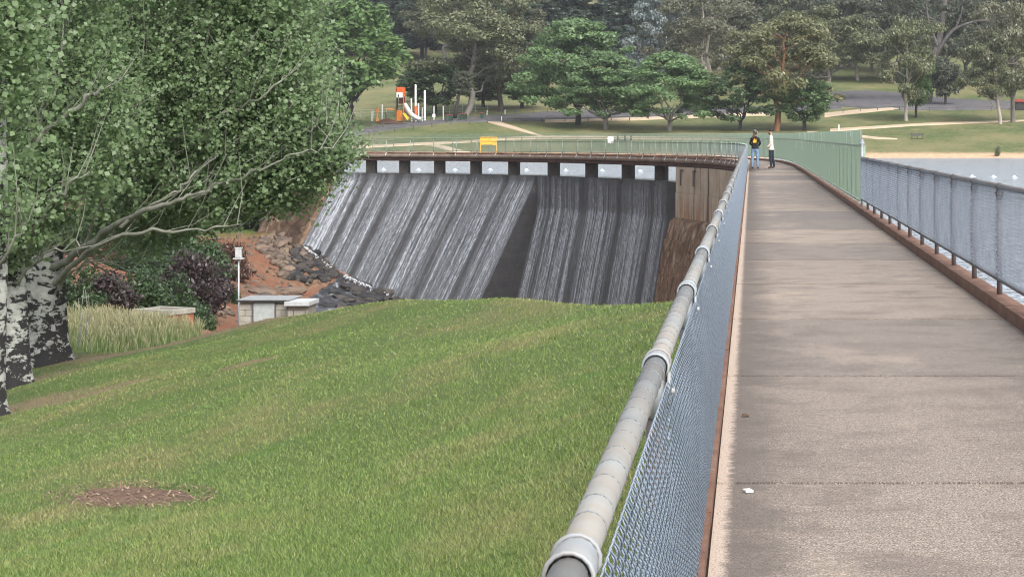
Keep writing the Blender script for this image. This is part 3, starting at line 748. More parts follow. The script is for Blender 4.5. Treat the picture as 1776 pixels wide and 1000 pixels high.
for kk, mm in (('rail_me', MB().tube([(0, 0, 0), (0, BAYR-.004, 0)], RR, 14).mesh('top_rail', True)), ('brail_me', MB().tube([(0, 0, 0), (0, BAYR-.004, 0)], .021, 10).mesh('bottom_rail', True)),
               ('wire_me', wire_panel(BAYR, .84, .030, .034, .0016, 4, 3, .004)), ('lace_me', lacing_mesh(RR, .07, BAYR)), ('lace2_me', lacing_mesh(.021, .05, BAYR))): kz[kk] = mm
kz['post'].materials.clear(); 
bays(rf, [40.9-BAYR*(k+1) for k in range(0, 18)], 2.275, 1.10, 2.250, kz, low=.25)
# end post of the lake fence with its open socket
b = MB().tube([(0, 0, -.02), (0, 0, 1.46)], RR, 12).tube([(0, 0, 1.36), (0, 0, 1.48)], .033, 12, False).tube([(-.05, 0, 1.40), (.05, 0, 1.40)], .03, 10)
o = b.build('end_post', M['galv_clamp'], rf, True); o.location = (2.275, 40.9, 0)

# green bar fence along the lake side, from the end of the wire fence over the bridge
gf = tag(empty('bar_fence', (0, 0, 0)), 'tall pale green fence of close vertical bars along the lake side', 'fence')
BAYG = 2.0
def bar_mesh(lx_):
    b = MB(); n = 20
    for k in range(n):
        y = (k+.5)*lx_/n; b.box((0, y, .935), (.020, .017, 1.47))
    return b.mesh('bars', False)
m_bars = bar_mesh(BAYG)
m_grail = MB().box((0, BAYG/2, 0), (.045, BAYG-.003, .045)).mesh('rail'); m_gpost = MB().box((0, 0, .68), (.055, .055, 1.36)).mesh('post'); m_glow = MB().box((0, BAYG/2, 0), (.04, BAYG-.003, .04)).mesh('bottom_rail')
gl = np.r_[np.c_[np.full(60, 2.275), np.arange(40.98, 70.9, .5)], offset(NEARF, 2.515)[2:]]
gp = resample(gl, BAYG)
m_streak = MB().box((-.0145, 0, -.18), (.004, .026, .36)).mesh('bare_streak')
for k in range(len(gp)-1):
    a = gp[k]; d = gp[k+1]-a; rz = math.atan2(d[1], d[0])-math.pi/2
    o = obj('bars', m_bars, M['green_paint'], gf, loc=(a[0], a[1], 0), rot=(0, 0, rz)); o['kind'] = 'stuff'
    n_ = np.array((math.cos(rz), math.sin(rz)))*-.036
    obj('top_rail', m_grail, M['green_post'], gf, loc=(a[0]+n_[0], a[1]+n_[1], 1.345), rot=(0, 0, rz))
    obj('bottom_rail', m_glow, M['green_post'], gf, loc=(a[0]+n_[0], a[1]+n_[1], .215), rot=(0, 0, rz))
    obj('post', m_gpost, M['green_post'] if k else M['green_post'], gf, loc=(a[0]-n_[0]*1.4, a[1]-n_[1]*1.4, 0), rot=(0, 0, rz))
    if a[1] < 100:
        for q in range(random.choice((0, 1, 1, 2))):
            i = random.randrange(20)
            o = obj('bare_streak', m_streak, M['steel'], gf, loc=(a[0], a[1]+(i+.5)*BAYG/20, random.choice((1.66, 1.3, 1.3, 1.66))), scale=(1, 1, random.uniform(.3, 1.3)))
# near side railing of the bridge
bf = tag(empty('bridge_railing', (0, 0, 0)), 'light pipe and wire railing on the near side of the spillway bridge', 'railing')
bl = resample(offset(NEARF, .05)[60:], 2.4)
m_r = MB().tube([(0, 0, 0), (0, 2.4, 0)], .026, 8).mesh('top_rail', True); m_p = MB().tube([(0, 0, -.02), (0, 0, 1.03)], .03, 8).mesh('post', True); m_b = MB().tube([(0, 0, 0), (0, 2.4, 0)], .02, 6).mesh('bottom_rail', True)
m_w = wire_panel(2.4, .84, .05, .06, .0018, 3, 2, .004); m_br = MB().tube([(-.02, 0, .1), (-.16, 0, -.16)], .022, 6).mesh('bracket')
for k in range(len(bl)-1):
    a = bl[k]; d = bl[k+1]-a; rz = math.atan2(d[1], d[0])-math.pi/2
    obj('post', m_p, M['green_post'], bf, loc=(*a, .1), rot=(0, 0, rz)); obj('top_rail', m_r, M['rail_dull'], bf, loc=(*a, 1.05), rot=(0, 0, rz))
    obj('bottom_rail', m_b, M['post_grey'], bf, loc=(*a, .22), rot=(0, 0, rz)); obj('wire_mesh', m_w, M['wire_grey'], bf, loc=(*a, .2), rot=(0, 0, rz))
    obj('bracket', m_br, M['steel'], bf, loc=(*a, .0), rot=(0, 0, rz))

# ------------------------------------------------------------------ trees
def leaf_cloud(pos, nrm, size, aspect=.6, along=None, rg=rng, fold=0.0):
    "one kite-shaped face per leaf"
    n = len(pos); nrm = nrm/np.maximum(np.linalg.norm(nrm, axis=1), 1e-6)[:, None]
    r = rg.normal(size=(n, 3)) if along is None else along+rg.normal(size=(n, 3))*.35
    a = r-nrm*(r*nrm).sum(1)[:, None]; a /= np.maximum(np.linalg.norm(a, axis=1), 1e-6)[:, None]; b = np.cross(nrm, a)
    s = (size*(.45+1.05*rg.random(n)))[:, None] if np.isscalar(size) else size[:, None]
    V = np.stack([pos-a*s*.5, pos+b*s*aspect*.5-a*s*.08, pos+a*s*.5, pos-b*s*aspect*.5-a*s*.08], 1)
    if fold: V[:, 1] += nrm*s*fold; V[:, 3] += nrm*s*fold
    return V.reshape(-1, 3), np.arange(n*4).reshape(-1, 4)
def limb(b, p0, p1, r0, r1, rg, wob=.08, n=5, sides=6):
    p0 = np.array(p0, float); p1 = np.array(p1, float); L = np.linalg.norm(p1-p0); pts = []
    for i in range(n+1):
        f = i/n; q = p0+(p1-p0)*f
        if 0 < i < n: q = q+rg.normal(size=3)*wob*L*.35
        pts.append(q)
    b.tube(pts, [r0+(r1-r0)*i/n for i in range(n+1)], sides, False); return pts
def unit_dirs(n, rg):
    d = rg.normal(size=(n, 3)); return d/np.linalg.norm(d, axis=1)[:, None]
def make_tree(style, seed, H=14.0, W=10.0, leaves=9000, leaf=.34):
    "trunk mesh and crown mesh of one tree standing at the origin"
    rg = np.random.default_rng(seed); tr = MB(); clumps = []       # clump: centre, radii, weight
    R = W/2
    if style == 'spread':
        th = H*.13; limb(tr, (0, 0, -.4), (0, 0, th), .40, .30, rg, .02, 4, 8)
        nl = 9
        for k in range(nl):
            az = 2*math.pi*k/nl+rg.normal()*.2; el = rg.uniform(.35, 1.25); L = H*.48 if el > .8 else R*.85
            e = np.array((math.cos(az)*math.cos(el)*L, math.sin(az)*math.cos(el)*L, th+math.sin(el)*L)); limb(tr, (0, 0, th-.2), e, .17, .04, rg, .1)
        for k in range(110):
            az = rg.uniform(0, 2*math.pi); u = rg.random()**.75; zf = .03+.95*u
            prof = (math.sin(math.pi*min(1, (zf*.78+.24)))**.55); rr = R*prof*(rg.uniform(.45, 1.0)); c = np.array((math.cos(az)*rr, math.sin(az)*rr, H*(.12+.86*zf)*.97))
            clumps.append((c, np.array((.17, .17, .075))*W*.62*rg.uniform(.7, 1.2), 1, np.array((math.cos(az), math.sin(az), .55))))
    elif style == 'round':
        th = H*.18; limb(tr, (0, 0, -.4), (0, 0, th+.6), .26, .20, rg, .02, 4, 8)
        for k in range(7):
            az = 2*math.pi*k/7; limb(tr, (0, 0, th), (math.cos(az)*R*.6, math.sin(az)*R*.6, H*rg.uniform(.4, .75)), .12, .03, rg)
        for k in range(75):
            d = unit_dirs(1, rg)[0]; rad = rg.uniform(.45, 1)**.6; c = np.array((d[0]*R*rad*.85, d[1]*R*rad*.85, H*.58+d[2]*H*.40*rad))
            clumps.append((c, np.array((.12, .12, .09))*W*rg.uniform(.7, 1.3), 1, d+np.array((0, 0, .2))))
    elif style in ('gum', 'gum_open'):
        lean = rg.normal(size=2)*.04*H; top = np.array((lean[0], lean[1], H*.82))
        trunk = limb(tr, (0, 0, -.5), top, .36, .07, rg, .035, 9, 8)
        nl = 17 if style == 'gum' else 14
        for k in range(nl):
            f = .26+.70*k/nl; o = trunk[min(9, int(f*9))]; az = k*2.4+rg.normal()*.4; L = R*(1.05-.45*f)*rg.uniform(.65, 1.05)
            e = o+np.array((math.cos(az)*L, math.sin(az)*L, L*rg.uniform(.5, 1.1))); e[2] = min(e[2], H*.97)
            lp = limb(tr, o, e, .15*(1.2-f), .035, rg, .16, 5)
            for q in range(5 if style == 'gum' else 5):
                c2 = e+rg.normal(size=3)*np.array((.11, .11, .05))*W
                limb(tr, lp[3], c2, .05, .015, rg, .15, 3, 5)
                c2[2] = min(c2[2], H*.96)
                clumps.append((c2, np.array((.125, .125, .09))*W*rg.uniform(.6, 1.2), 1, None))
        for k in range(6): clumps.append((top+rg.normal(size=3)*np.array((.1, .1, .05))*W+np.array((0, 0, H*.06)), np.array((.11, .11, .08))*W, 1, None))
    elif style == 'pine':
        limb(tr, (0, 0, -.5), (0, 0, H*.97), .32, .04, rg, .01, 5, 7)
        for k in range(80):
            f = (k+.5)/80; z = H*(.12+.86*f); rr = R*(1-f)**.75*rg.uniform(.35, 1.0); az = rg.uniform(0, 6.28)
            c = np.array((math.cos(az)*rr, math.sin(az)*rr, z)); clumps.append((c, np.array((.13, .13, .06))*W*(1.1-.6*f), 1-.5*f, np.array((math.cos(az), math.sin(az), .1))))
            if k % 3 == 0: tr.tube([(0, 0, z), tuple(c)], .04, 4, False)
    elif style == 'column':
        limb(tr, (0, 0, -.5), (0, 0, H*.95), .28, .03, rg, .01, 5, 7)
        for k in range(70):
            f = (k+.5)/70; z = H*(.08+.9*f); rr = R*math.sin(math.pi*min(1, .15+.85*f))**.6*rg.uniform(.2, .8); az = rg.uniform(0, 6.28)
            clumps.append((np.array((math.cos(az)*rr, math.sin(az)*rr, z)), np.array((.2, .2, .3))*W*.8, 1, np.array((0, 0, 1.))))
    elif style == 'shrub':
        for k in range(9):
            az = rg.uniform(0, 6.28); limb(tr, (0, 0, -.3), (math.cos(az)*R*.6, math.sin(az)*R*.6, H*rg.uniform(.5, .9)), .05, .015, rg, .15, 4, 5)
        for k in range(45):
            d = unit_dirs(1, rg)[0]; d[2] = abs(d[2]); rad = rg.uniform(.4, 1)
            clumps.append((np.array((d[0]*R*rad, d[1]*R*rad, H*.08+d[2]*H*.82*rad)), np.array((.16, .16, .12))*W*rg.uniform(.7, 1.2), 1, d))
    wts = np.array([c[2]*np.prod(c[1])**(2/3) for c in clumps]); cnt = np.maximum(8, (wts/wts.sum()*leaves).astype(int))
    VP, NR, AL = [], [], []
    for (c, r, _, al), n in zip(clumps, cnt):
        d = unit_dirs(n, rg); u = rg.random(n)**.45
        VP.append(c+d*r*u[:, None]*(1+.12*rg.normal(size=(n, 1)))); NR.append(d*.75+np.array((0, 0, .45))+rg.normal(size=(n, 3))*.45)
        if al is not None: AL.append(np.tile(al/np.linalg.norm(al), (n, 1)))
        else: AL.append(np.tile((0, 0, -1.), (n, 1))*(1 if style.startswith('gum') else 0)+rg.normal(size=(n, 3))*.4)
    V, Fc = leaf_cloud(np.concatenate(VP), np.concatenate(NR), leaf, .42 if style.startswith('gum') else .55, np.concatenate(AL), rg)
    V[:, 2] = np.maximum(V[:, 2], .05*H if style != 'shrub' else 0)
    return tr.mesh('trunk', True), mesh_np('crown', V, Fc)
PROTO = {}
def tree_meshes(style, var, **kw):
    k = (style, var)
    if k not in PROTO: PROTO[k] = make_tree(style, 100+31*var+len(style), **kw)
    return PROTO[k]
DIM = {'spread': (14, 14, 20000, .44), 'round': (10, 7, 12000, .36), 'gum': (18, 11, 24000, .42), 'gum_open': (20, 12, 22000, .40), 'pine': (20, 10, 16000, .5), 'column': (18, 5, 8000, .4), 'shrub': (3, 4, 5000, .20)}
def plant(name, style, var, leafm, barkm, base, h, w, label, cat='tree', group=None, rz=None):
    H, W, n, lf_ = DIM[style]; tm, cm = tree_meshes(style, var, H=H, W=W, leaves=n, leaf=lf_)
    t = tag(empty(name, tuple(base), random.uniform(0, 6.28) if rz is None else rz), label, cat, group)
    sc = (w/W*1.12, w/W*1.12, h/H)
    def part(nm, me, mat):
        o = bpy.data.objects.new(nm, me); COL.objects.link(o); o.parent = t; o.scale = sc
        if len(me.materials) == 0: me.materials.append(mat)
        o.material_slots[0].link = 'OBJECT'; o.material_slots[0].material = mat
    part('trunk' if style != 'shrub' else 'stems', tm, M[barkm]); part('crown' if style != 'shrub' else 'foliage', cm, M[leafm]); return t
def park_tree(name, style, var, leafm, barkm, bx, by, ty, wpx, label, group=None, rz=None):
    b = park_pt(bx, by); k = b[1]/F
    return plant(name, style, var, leafm, barkm, b, (by-ty)*k*1.03, wpx*k, label, 'tree', group, rz)
park_tree('elm_tree', 'round', 0, 'leaf_elm', 'bark_dark', 606, 219, 4, 190, 'bright green leafy tree with dark trunk behind the poplar, left of the playground')
park_tree('small_tree', 'round', 1, 'leaf_round', 'bark_dark', 754, 200, 108, 110, 'dark green bushy tree just right of the playground slide')
park_tree('gum_tree', 'gum_open', 0, 'leaf_gum', 'bark_grey', 806, 200, -35, 185, 'tall olive gum tree with pale limbs right of the playground', rz=1.0)
park_tree('gum_tree', 'gum', 1, 'leaf_gum_brown', 'bark_brown', 866, 194, 6, 145, 'brownish gum tree with thick dark trunk behind the green rubbish bin', rz=.4)
park_tree('zelkova_tree', 'spread', 0, 'leaf_zelkova', 'bark_dark', 1003, 216, 28, 190, 'largest spreading green tree with short dark trunk by the road')
park_tree('zelkova_tree', 'spread', 1, 'leaf_zelkova', 'bark_grey', 1050, 224, 88, 160, 'spreading green tree with pale forked trunk in front of the largest one')
park_tree('zelkova_tree', 'spread', 2, 'leaf_zelkova', 'bark_grey', 1162, 227, 88, 160, 'spreading green tree on the lawn right of the white sign and picnic table', rz=2.0)
park_tree('shade_tree', 'spread', 3, 'leaf_round', 'bark_dark', 1284, 227, 104, 122, 'dark green tree with straight dark trunk just left of the two people')
park_tree('gum_tree', 'gum', 2, 'leaf_gum_gold', 'bark_orange', 1346, 227, 22, 165, 'golden topped gum tree with orange brown trunk behind the two people', rz=.2)
park_tree('small_tree', 'round', 2, 'leaf_zelkova', 'bark_dark', 1395, 227, 135, 90, 'small round mid green tree behind the bend of the green fence')
park_tree('gum_tree', 'gum_open', 3, 'leaf_gum_brown', 'bark_pale', 1237, 165, -25, 150, 'pale limbed gum tree standing behind the dark green shade tree', rz=3)
park_tree('gum_tree', 'gum', 4, 'leaf_gum', 'bark_grey', 1442, 172, 5, 140, 'olive gum tree at the left end of the car park', rz=2)
park_tree('gum_tree', 'gum', 5, 'leaf_gum', 'bark_pale', 1572, 210, 26, 98, 'gum tree with slim pale trunk standing alone on the lawn before the car park', rz=5)
park_tree('small_tree', 'round', 3, 'leaf_elm', 'bark_dark', 1589, 204, 98, 62, 'bright green young tree tucked behind the pale trunked gum by the car park')
park_tree('gum_tree', 'gum', 6, 'leaf_gum', 'bark_pale', 1735, 215, 60, 95, 'short multi stemmed gum tree at the right edge of the lawn', rz=1)
park_tree('gum_tree', 'gum_open', 7, 'leaf_gum_brown', 'bark_grey', 1757, 212, -40, 130, 'tall grey trunked gum tree at the right edge beside the short gum', rz=2.2)
park_tree('dark_shrub', 'round', 4, 'leaf_gum_dark', 'bark_dark', 1640, 182, 100, 60, 'dark drooping bushy tree at the foot of the huge gum by the car park')
park_tree('small_tree', 'round', 5, 'leaf_zelkova', 'bark_dark', 905, 188, 125, 95, 'green undergrowth tree right of the thick dark gum trunk')
park_tree('small_tree', 'round', 1, 'leaf_gum', 'bark_dark', 838, 186, 128, 80, 'low olive tree between the playground gum and the thick dark trunk')
park_tree('small_tree', 'round', 2, 'leaf_round', 'bark_dark', 720, 178, 118, 60, 'dark green tree directly behind the tallest white pole')
park_tree('small_tree', 'round', 4, 'leaf_gum', 'bark_brown', 1108, 192, 130, 90, 'olive tree filling the gap behind the two middle spreading trees')
park_tree('small_tree', 'round', 0, 'leaf_gum_gold', 'bark_brown', 1212, 192, 120, 80, 'olive tree behind the gap left of the dark green shade tree')
park_tree('silver_tree', 'spread', 4, 'leaf_silver', 'bark_grey', 1140, 150, -30, 105, 'silvery blue foliage tree above the spreading green trees')
park_tree('column_poplar', 'column', 0, 'leaf_zelkova', 'bark_grey', 888, 130, -60, 52, 'narrow upright green tree behind the brownish gum')
# the huge dark gum with bare crooked limbs
b0 = park_pt(1612, 178); k0 = b0[1]/F
big = tag(empty('giant_gum_tree', tuple(b0)), 'huge dark gum tree with leaning thick trunk and crooked bare limbs by the car park', 'tree')
tb = MB()
def L(pts, r0, r1, bb=tb, s=8):
    q = catmull([((x-1612)*k0, d, (178-y)*k0) for x, y, d in pts], 6); bb.tube(q, np.linspace(r0, r1, len(q)), s, False)
L([(1608, 182, 0), (1617, 120, 0), (1632, 55, 1), (1640, 0, 1), (1652, -60, 2)], .95, .35)
L([(1622, 100, 0), (1650, 55, -1), (1690, 38, -1), (1715, 36, -2), (1728, 18, -2)], .40, .10); L([(1626, 80, 0), (1610, 30, 1), (1605, -20, 1)], .35, .12)
L([(1655, 53, -1), (1668, 20, 0), (1672, -25, 0)], .22, .08); L([(1634, 45, 0), (1590, 15, 2), (1560, 5, 2)], .25, .08); L([(1690, 38, -1), (1700, 55, -2), (1712, 60, -2)], .1, .05); L([(1640, 0, 1), (1680, -30, 0), (1700, -60, 0)], .25, .1)
tb.build('trunk', M['bark_gum'], big, True)
VP, NR = [], []; rg = np.random.default_rng(5)
for x, y, r in [(1590, 0, 32), (1560, 15, 24), (1615, -25, 34), (1650, -40, 40), (1690, -20, 36), (1720, 5, 26), (1670, 10, 20), (1710, 45, 18), (1640, 25, 16), (1600, 40, 20), (1735, 30, 18), (1580, -40, 40), (1700, -60, 40), (1655, 75, 14)]:
    for q in range(4):
        c = np.array(((x-1612+rg.normal()*r*.45)*k0, rg.normal()*2.5, (178-y+rg.normal()*r*.35)*k0)); n = 330; d = unit_dirs(n, rg)
        VP.append(c+d*np.array((1, 1, .7))*r*.55*k0*(rg.random((n, 1))**.45)); NR.append(d+np.array((0, 0, .3))+rg.normal(size=(n, 3))*.4)
V, Fc = leaf_cloud(np.concatenate(VP), np.concatenate(NR), .42, .42, None, rg); obj('crown', mesh_np('crown', V, Fc), M['leaf_gum_dark'], big)
# wood on the slope behind
kinds = [('pine', 0, 'leaf_pine', 'bark_dark', 'dark pine tree'), ('pine', 1, 'leaf_pine', 'bark_dark', 'dark pine tree'), ('gum', 1, 'leaf_gum_dark', 'bark_grey', 'dull grey green gum tree'), ('gum', 2, 'leaf_gum', 'bark_grey', 'dull grey green gum tree'), ('gum_open', 0, 'leaf_gum_brown', 'bark_pale', 'dull grey green gum tree')]
def ordinal(n): return f'{n}'+('th' if 10 <= n % 100 <= 20 else {1: 'st', 2: 'nd', 3: 'rd'}.get(n % 10, 'th'))
def wood(x0, x1, y0, y1, n, ks, h0, h1, label, group, name):
    for i in range(n):
        x = x0+(x1-x0)*(i+random.uniform(.1, .9))/n; y = random.uniform(y0, y1); st, va, lm, bm, _ = kinds[random.choice(ks)]
        h = random.uniform(h0, h1); plant(name, st, va, lm, bm, park_pt(x, y), h, h*random.uniform(.6, .8), f'{label}, {ordinal(i+1)} from the left', 'tree', group)
wood(500, 735, 88, 104, 13, [0, 1], 20, 27, 'dark pine at the front of the wood behind the playground', 'pine wood behind the playground', 'pine_tree')
wood(480, 740, 40, 75, 11, [0, 1], 20, 28, 'dark pine in the back row behind the playground', 'pine wood behind the playground', 'pine_tree')
wood(860, 1140, 95, 130, 11, [0, 1, 1], 22, 30, 'dark conifer behind the spreading green trees', 'conifers behind the spreading trees', 'conifer_tree')
wood(700, 900, 60, 110, 8, [2, 3], 17, 24, 'olive gum on the hillside behind the playground gums', 'gums on the hillside', 'gum_tree')
wood(1150, 1480, 95, 145, 15, [2, 3, 4], 18, 26, 'grey green gum in the wood behind the two people', 'gum wood behind the people', 'gum_tree')
wood(1430, 1800, 118, 152, 16, [2, 2, 3, 4], 17, 25, 'grey green gum in the wood beyond the car park', 'gum wood beyond the car park', 'gum_tree')
wood(1100, 1820, 60, 100, 22, [2, 2, 0, 3], 20, 28, 'dark tree high in the wood on the right', 'upper wood on the right', 'forest_tree')
wood(430, 1150, 20, 60, 18, [0, 2, 1], 20, 28, 'dark tree high in the wood on the left', 'upper wood on the left', 'forest_tree')
wood(400, 1850, -5, 18, 30, [0, 2, 2, 1], 22, 30, 'distant tree on the top of the slope', 'trees on top of the slope', 'forest_tree')

# ------------------------------------------------------------------ the big poplars on the left
def poplar(name, label, bx, by, width_px, seed, limbs, blobs, n_twig, leaf=.078, top_z=9.0):
    rg = np.random.default_rng(seed); b = lawn_pt(bx, by); D = b[1]; k = D/F; r = width_px*k/2
    t = tag(empty(name, tuple(b)), label, 'tree', None)
    def W(x, y, dd=0.0): return P(x, y, D+dd)-b
    tr = MB(); zt = 4.0; pts = []; rad = []
    for z in np.r_[-.3, 0, .15, .4, .8, 1.3, 2.0, 2.8, 3.6, 5, 7, 9]:
        pts.append((.05*math.sin(z*.8+seed)+.0, .04*math.sin(z*1.1), z)); rad.append(r*(1+.42*math.exp(-max(z, 0)/.16))*(1-.055*max(z, 0)))
    V = []; ns = 22
    for p, q in zip(pts, rad):
        for i in range(ns):
            a = 2*math.pi*i/ns; f = 1+.05*math.sin(a*3+seed)+.035*math.sin(a*5+p[2]*1.3)+(.10*math.sin(a*4+1.3) if p[2] < .3 else 0)
            V.append((p[0]+math.cos(a)*q*f, p[1]+math.sin(a)*q*f, p[2]))
    tr.add(V, [(i*ns+j, i*ns+(j+1) % ns, (i+1)*ns+(j+1) % ns, (i+1)*ns+j) for i in range(len(pts)-1) for j in range(ns)])
    tr.build('trunk', M['bark_poplar'], t, True)
    br = MB(); ends = []
    for lp, r0, r1 in limbs:
        q = catmull([W(p[0], p[1], p[2]*.8) for p in lp], 6); q = q+rg.normal(size=q.shape)*.03
        br.tube(q, np.linspace(r0*.62, r1*.6, len(q)), 7, False); ends += [q[i] for i in range(4, len(q))]
        for i in range(5, len(q), 2):     # side branches lifting off the limb
            d = q[i]-q[i-1]; d /= np.linalg.norm(d); v = d+np.array((rg.normal()*.5, rg.normal()*.6, abs(rg.normal())*.7+.25)); v /= np.linalg.norm(v); ln = rg.uniform(.5, 1.3)
            m = q[i]+v*ln*.5+rg.normal(size=3)*.05; e = q[i]+v*ln+np.array((0, 0, .12))
            br.tube([q[i], m, e], [.012, .008, .003], 5, False)
    VP, NR, tw = [], [], MB()
    wts = np.array([bl[3]*bl[4]*(bl[6] if len(bl) > 6 else 1) for bl in blobs], float); cnt = (wts/wts.sum()*n_twig).astype(int)
    for bl, n in zip(blobs, cnt):
        c = W(bl[0], bl[1], bl[2]); rr = np.array((bl[3]*k, bl[5]*.85, bl[4]*k))
        d = unit_dirs(n, rg); u = rg.random(n)**.42
        st = c+d*rr*u[:, None]
        for i in range(n):
            out = np.array((.55+.25*rg.normal(), .35*rg.normal(), .75+.35*rg.normal()))+d[i]*.35
            out /= np.linalg.norm(out); ln = rg.uniform(.35, .85); m = int(rg.integers(13, 22))
            f = rg.random(m); q = st[i]+out[None]*(f*ln)[:, None]+rg.normal(size=(m, 3))*.065
            VP.append(q); nn = rg.normal(size=(m, 3))*.7+np.array((.1, -.55, .5)); NR.append(nn)
            if rg.random() < .30: tw.tube([st[i]-out*.25, st[i]+out*ln*.5+rg.normal(size=3)*.02, st[i]+out*ln], [.007, .005, .002], 4, False)
    Vl, Fc = leaf_cloud(np.concatenate(VP), np.concatenate(NR), leaf, .85, None, rg)
    br.v += []; o = len(br.v); br.v += tw.v; br.f += [tuple(i+o for i in f) for f in tw.f]; br.mi += tw.mi
    br.build('branches', M['branch_poplar'], t, True)
    obj('crown', mesh_np('crown', Vl, Fc), M['leaf_poplar'], t)
    return t
# blob: x px, y px, depth offset m, rx px, ry px, depth radius m, weight
poplar('poplar_tree', 'thick white and black trunked poplar with foliage reaching over the spillway', 82, 632, 74, 3,
       [([(84, 470, 0), (150, 425, -1.2), (240, 372, -2.2), (320, 345, -2.6), (372, 318, -2.6)], .14, .035), ([(84, 500, 0), (150, 440, -1.8), (230, 405, -2.4), (340, 398, -2.6), (420, 388, -2.8)], .10, .02),
        ([(210, 392, -2.0), (300, 335, -2.3), (342, 300, -2.2), (400, 250, -1.5)], .06, .02), ([(90, 480, 0), (140, 450, .4), (190, 478, .6), (232, 505, .6)], .06, .012), ([(84, 450, 0), (200, 300, 0), (330, 140, .2), (420, 20, .5), (450, -60, .5)], .16, .05),
        ([(200, 300, 0), (320, 235, -1.5), (450, 170, -2), (505, 120, -2)], .08, .02), ([(330, 345, -2), (440, 300, -2.2), (530, 262, -2.2), (580, 255, -2.2)], .05, .012), ([(420, 235, -1), (500, 262, -1.5), (560, 290, -1.6), (590, 300, -1.6)], .045, .01),
        ([(480, 232, -1.8), (530, 226, -2), (565, 222, -2), (592, 205, -2)], .03, .008), ([(82, 440, 0), (100, 300, .2), (150, 120, .4), (170, -60, .4)], .2, .07), ([(100, 300, .2), (240, 120, 1), (330, -40, 1)], .12, .04), ([(150, 420, -1), (190, 300, -2.2), (230, 200, -2.4), (250, 110, -2.3)], .05, .015), ([(84, 520, 0), (128, 470, -.8), (170, 455, -1), (240, 470, -1.2)], .05, .01)],
       [(330, 150, 0, 190, 180, 2.6), (440, 120, -.3, 100, 120, 2.0), (430, 250, -.4, 130, 95, 2.0), (525, 285, -.8, 62, 46, 1.0, 1.6), (563, 275, -.9, 36, 34, .7, 2), (255, 300, .2, 170, 110, 2.4), (350, 320, -.6, 130, 60, 1.6), (470, 330, -.6, 80, 40, 1.2, 1.3), (395, 362, -.6, 110, 34, 1.2, 1.2), (250, 385, .3, 130, 48, 1.6, .8), (220, 440, .5, 110, 34, 1.2, .45),
        (350, -60, 0, 200, 130, 2.8), (520, 180, -.5, 60, 60, 1.2), (490, 40, -.2, 60, 90, 1.4), (520, 225, -1, 50, 36, .9), (150, 130, .6, 150, 170, 2.4)], 7000)
poplar('poplar_tree', 'black patched white poplar trunk second from the left edge', 22, 672, 46, 8,
       [([(24, 470, 0), (60, 400, -.8), (110, 330, -1.4), (150, 300, -1.5)], .08, .03), ([(20, 480, 0), (10, 330, 0), (60, 250, -.8), (130, 185, -1.3), (175, 150, -1.4)], .13, .05), ([(20, 420, 0), (-30, 250, -.4), (20, 215, -.8), (80, 150, -1)], .09, .03),
        ([(22, 500, 0), (45, 470, -.5), (80, 440, -.9), (135, 420, -1.2)], .06, .02), ([(20, 430, 0), (40, 200, .2), (60, 0, .3)], .14, .06), ([(60, 250, -.6), (100, 120, -1), (110, 0, -1.1)], .04, .015), ([(40, 300, -.6), (70, 180, -1.2), (60, 60, -1.2)], .04, .012)],
       [(60, 90, .2, 130, 130, 1.8), (40, 360, -.3, 85, 85, 1.2), (120, 300, -.2, 70, 80, 1.2, .8), (-50, 200, 0, 90, 180, 1.6, .8), (80, -120, 0, 160, 130, 2.2), (150, 190, -.2, 80, 80, 1.2, .8), (-10, 440, -.2, 60, 45, .9, .8), (40, -230, 0, 130, 90, 1.8, .3)], 3300)
poplar('poplar_tree', 'white poplar trunk cut off by the left edge of the view', -14, 725, 52, 5,
       [([(-14, 470, 0), (-40, 250, 0), (-20, 60, 0)], .12, .05), ([(-14, 500, 0), (20, 420, -.5), (60, 370, -.7)], .05, .015)],
       [(-70, 150, 0, 110, 200, 1.4), (-60, 380, 0, 80, 70, 1.0), (-30, 30, -.3, 70, 120, 1)], 1100)

# ------------------------------------------------------------------ creek: stones, boulders, water, bushes
stone_me = []
import bmesh
for q in range(7):
    bm = bmesh.new(); bmesh.ops.create_icosphere(bm, subdivisions=2, radius=.5); rg = np.random.default_rng(q)
    ax = [unit_dirs(1, rg)[0] for _ in range(9)]; dd = rg.uniform(.26, .42, 9)
    sc = (1.0, rg.uniform(.7, 1), rg.uniform(.5, .75))
    for v in bm.verts:
        p = np.array(v.co)
        for a_, d_ in zip(ax, dd):
            e = p.dot(a_)-d_
            if e > 0: p = p-a_*e*.85
        v.co = Vector(p*sc)+Vector(rg.normal(size=3)*.008)
    me = bpy.data.meshes.new('stone'); bm.to_mesh(me); bm.free(); stone_me.append(me)
valley = bpy.data.objects['creek_valley']
def stone(x, y, size, mat, dz=.1, flat=1.0):
    b = valley_pt(x, y, 100, 175); me = random.choice(stone_me)
    o = bpy.data.objects.new('stone', me); COL.objects.link(o); o.parent = valley
    if len(me.materials) == 0: me.materials.append(M['rock_brown'])
    o.material_slots[0].link = 'OBJECT'; o.material_slots[0].material = M[mat]
    o.location = (b[0], b[1], b[2]+size*dz); o.scale = (size, size, size*flat); o.rotation_euler = (random.uniform(-.4, .4), random.uniform(-.4, .4), random.uniform(0, 6.28))
def in_poly(x, y, poly):
    c = False; j = len(poly)-1
    for i in range(len(poly)):
        if (poly[i][1] > y) != (poly[j][1] > y) and x < (poly[j][0]-poly[i][0])*(y-poly[i][1])/(poly[j][1]-poly[i][1])+poly[i][0]: c = not c
        j = i
    return c
pile = [(500, 402), (522, 408), (545, 440), (588, 472), (575, 490), (530, 490), (490, 484), (470, 455), (450, 430), (455, 415)]
n = 0
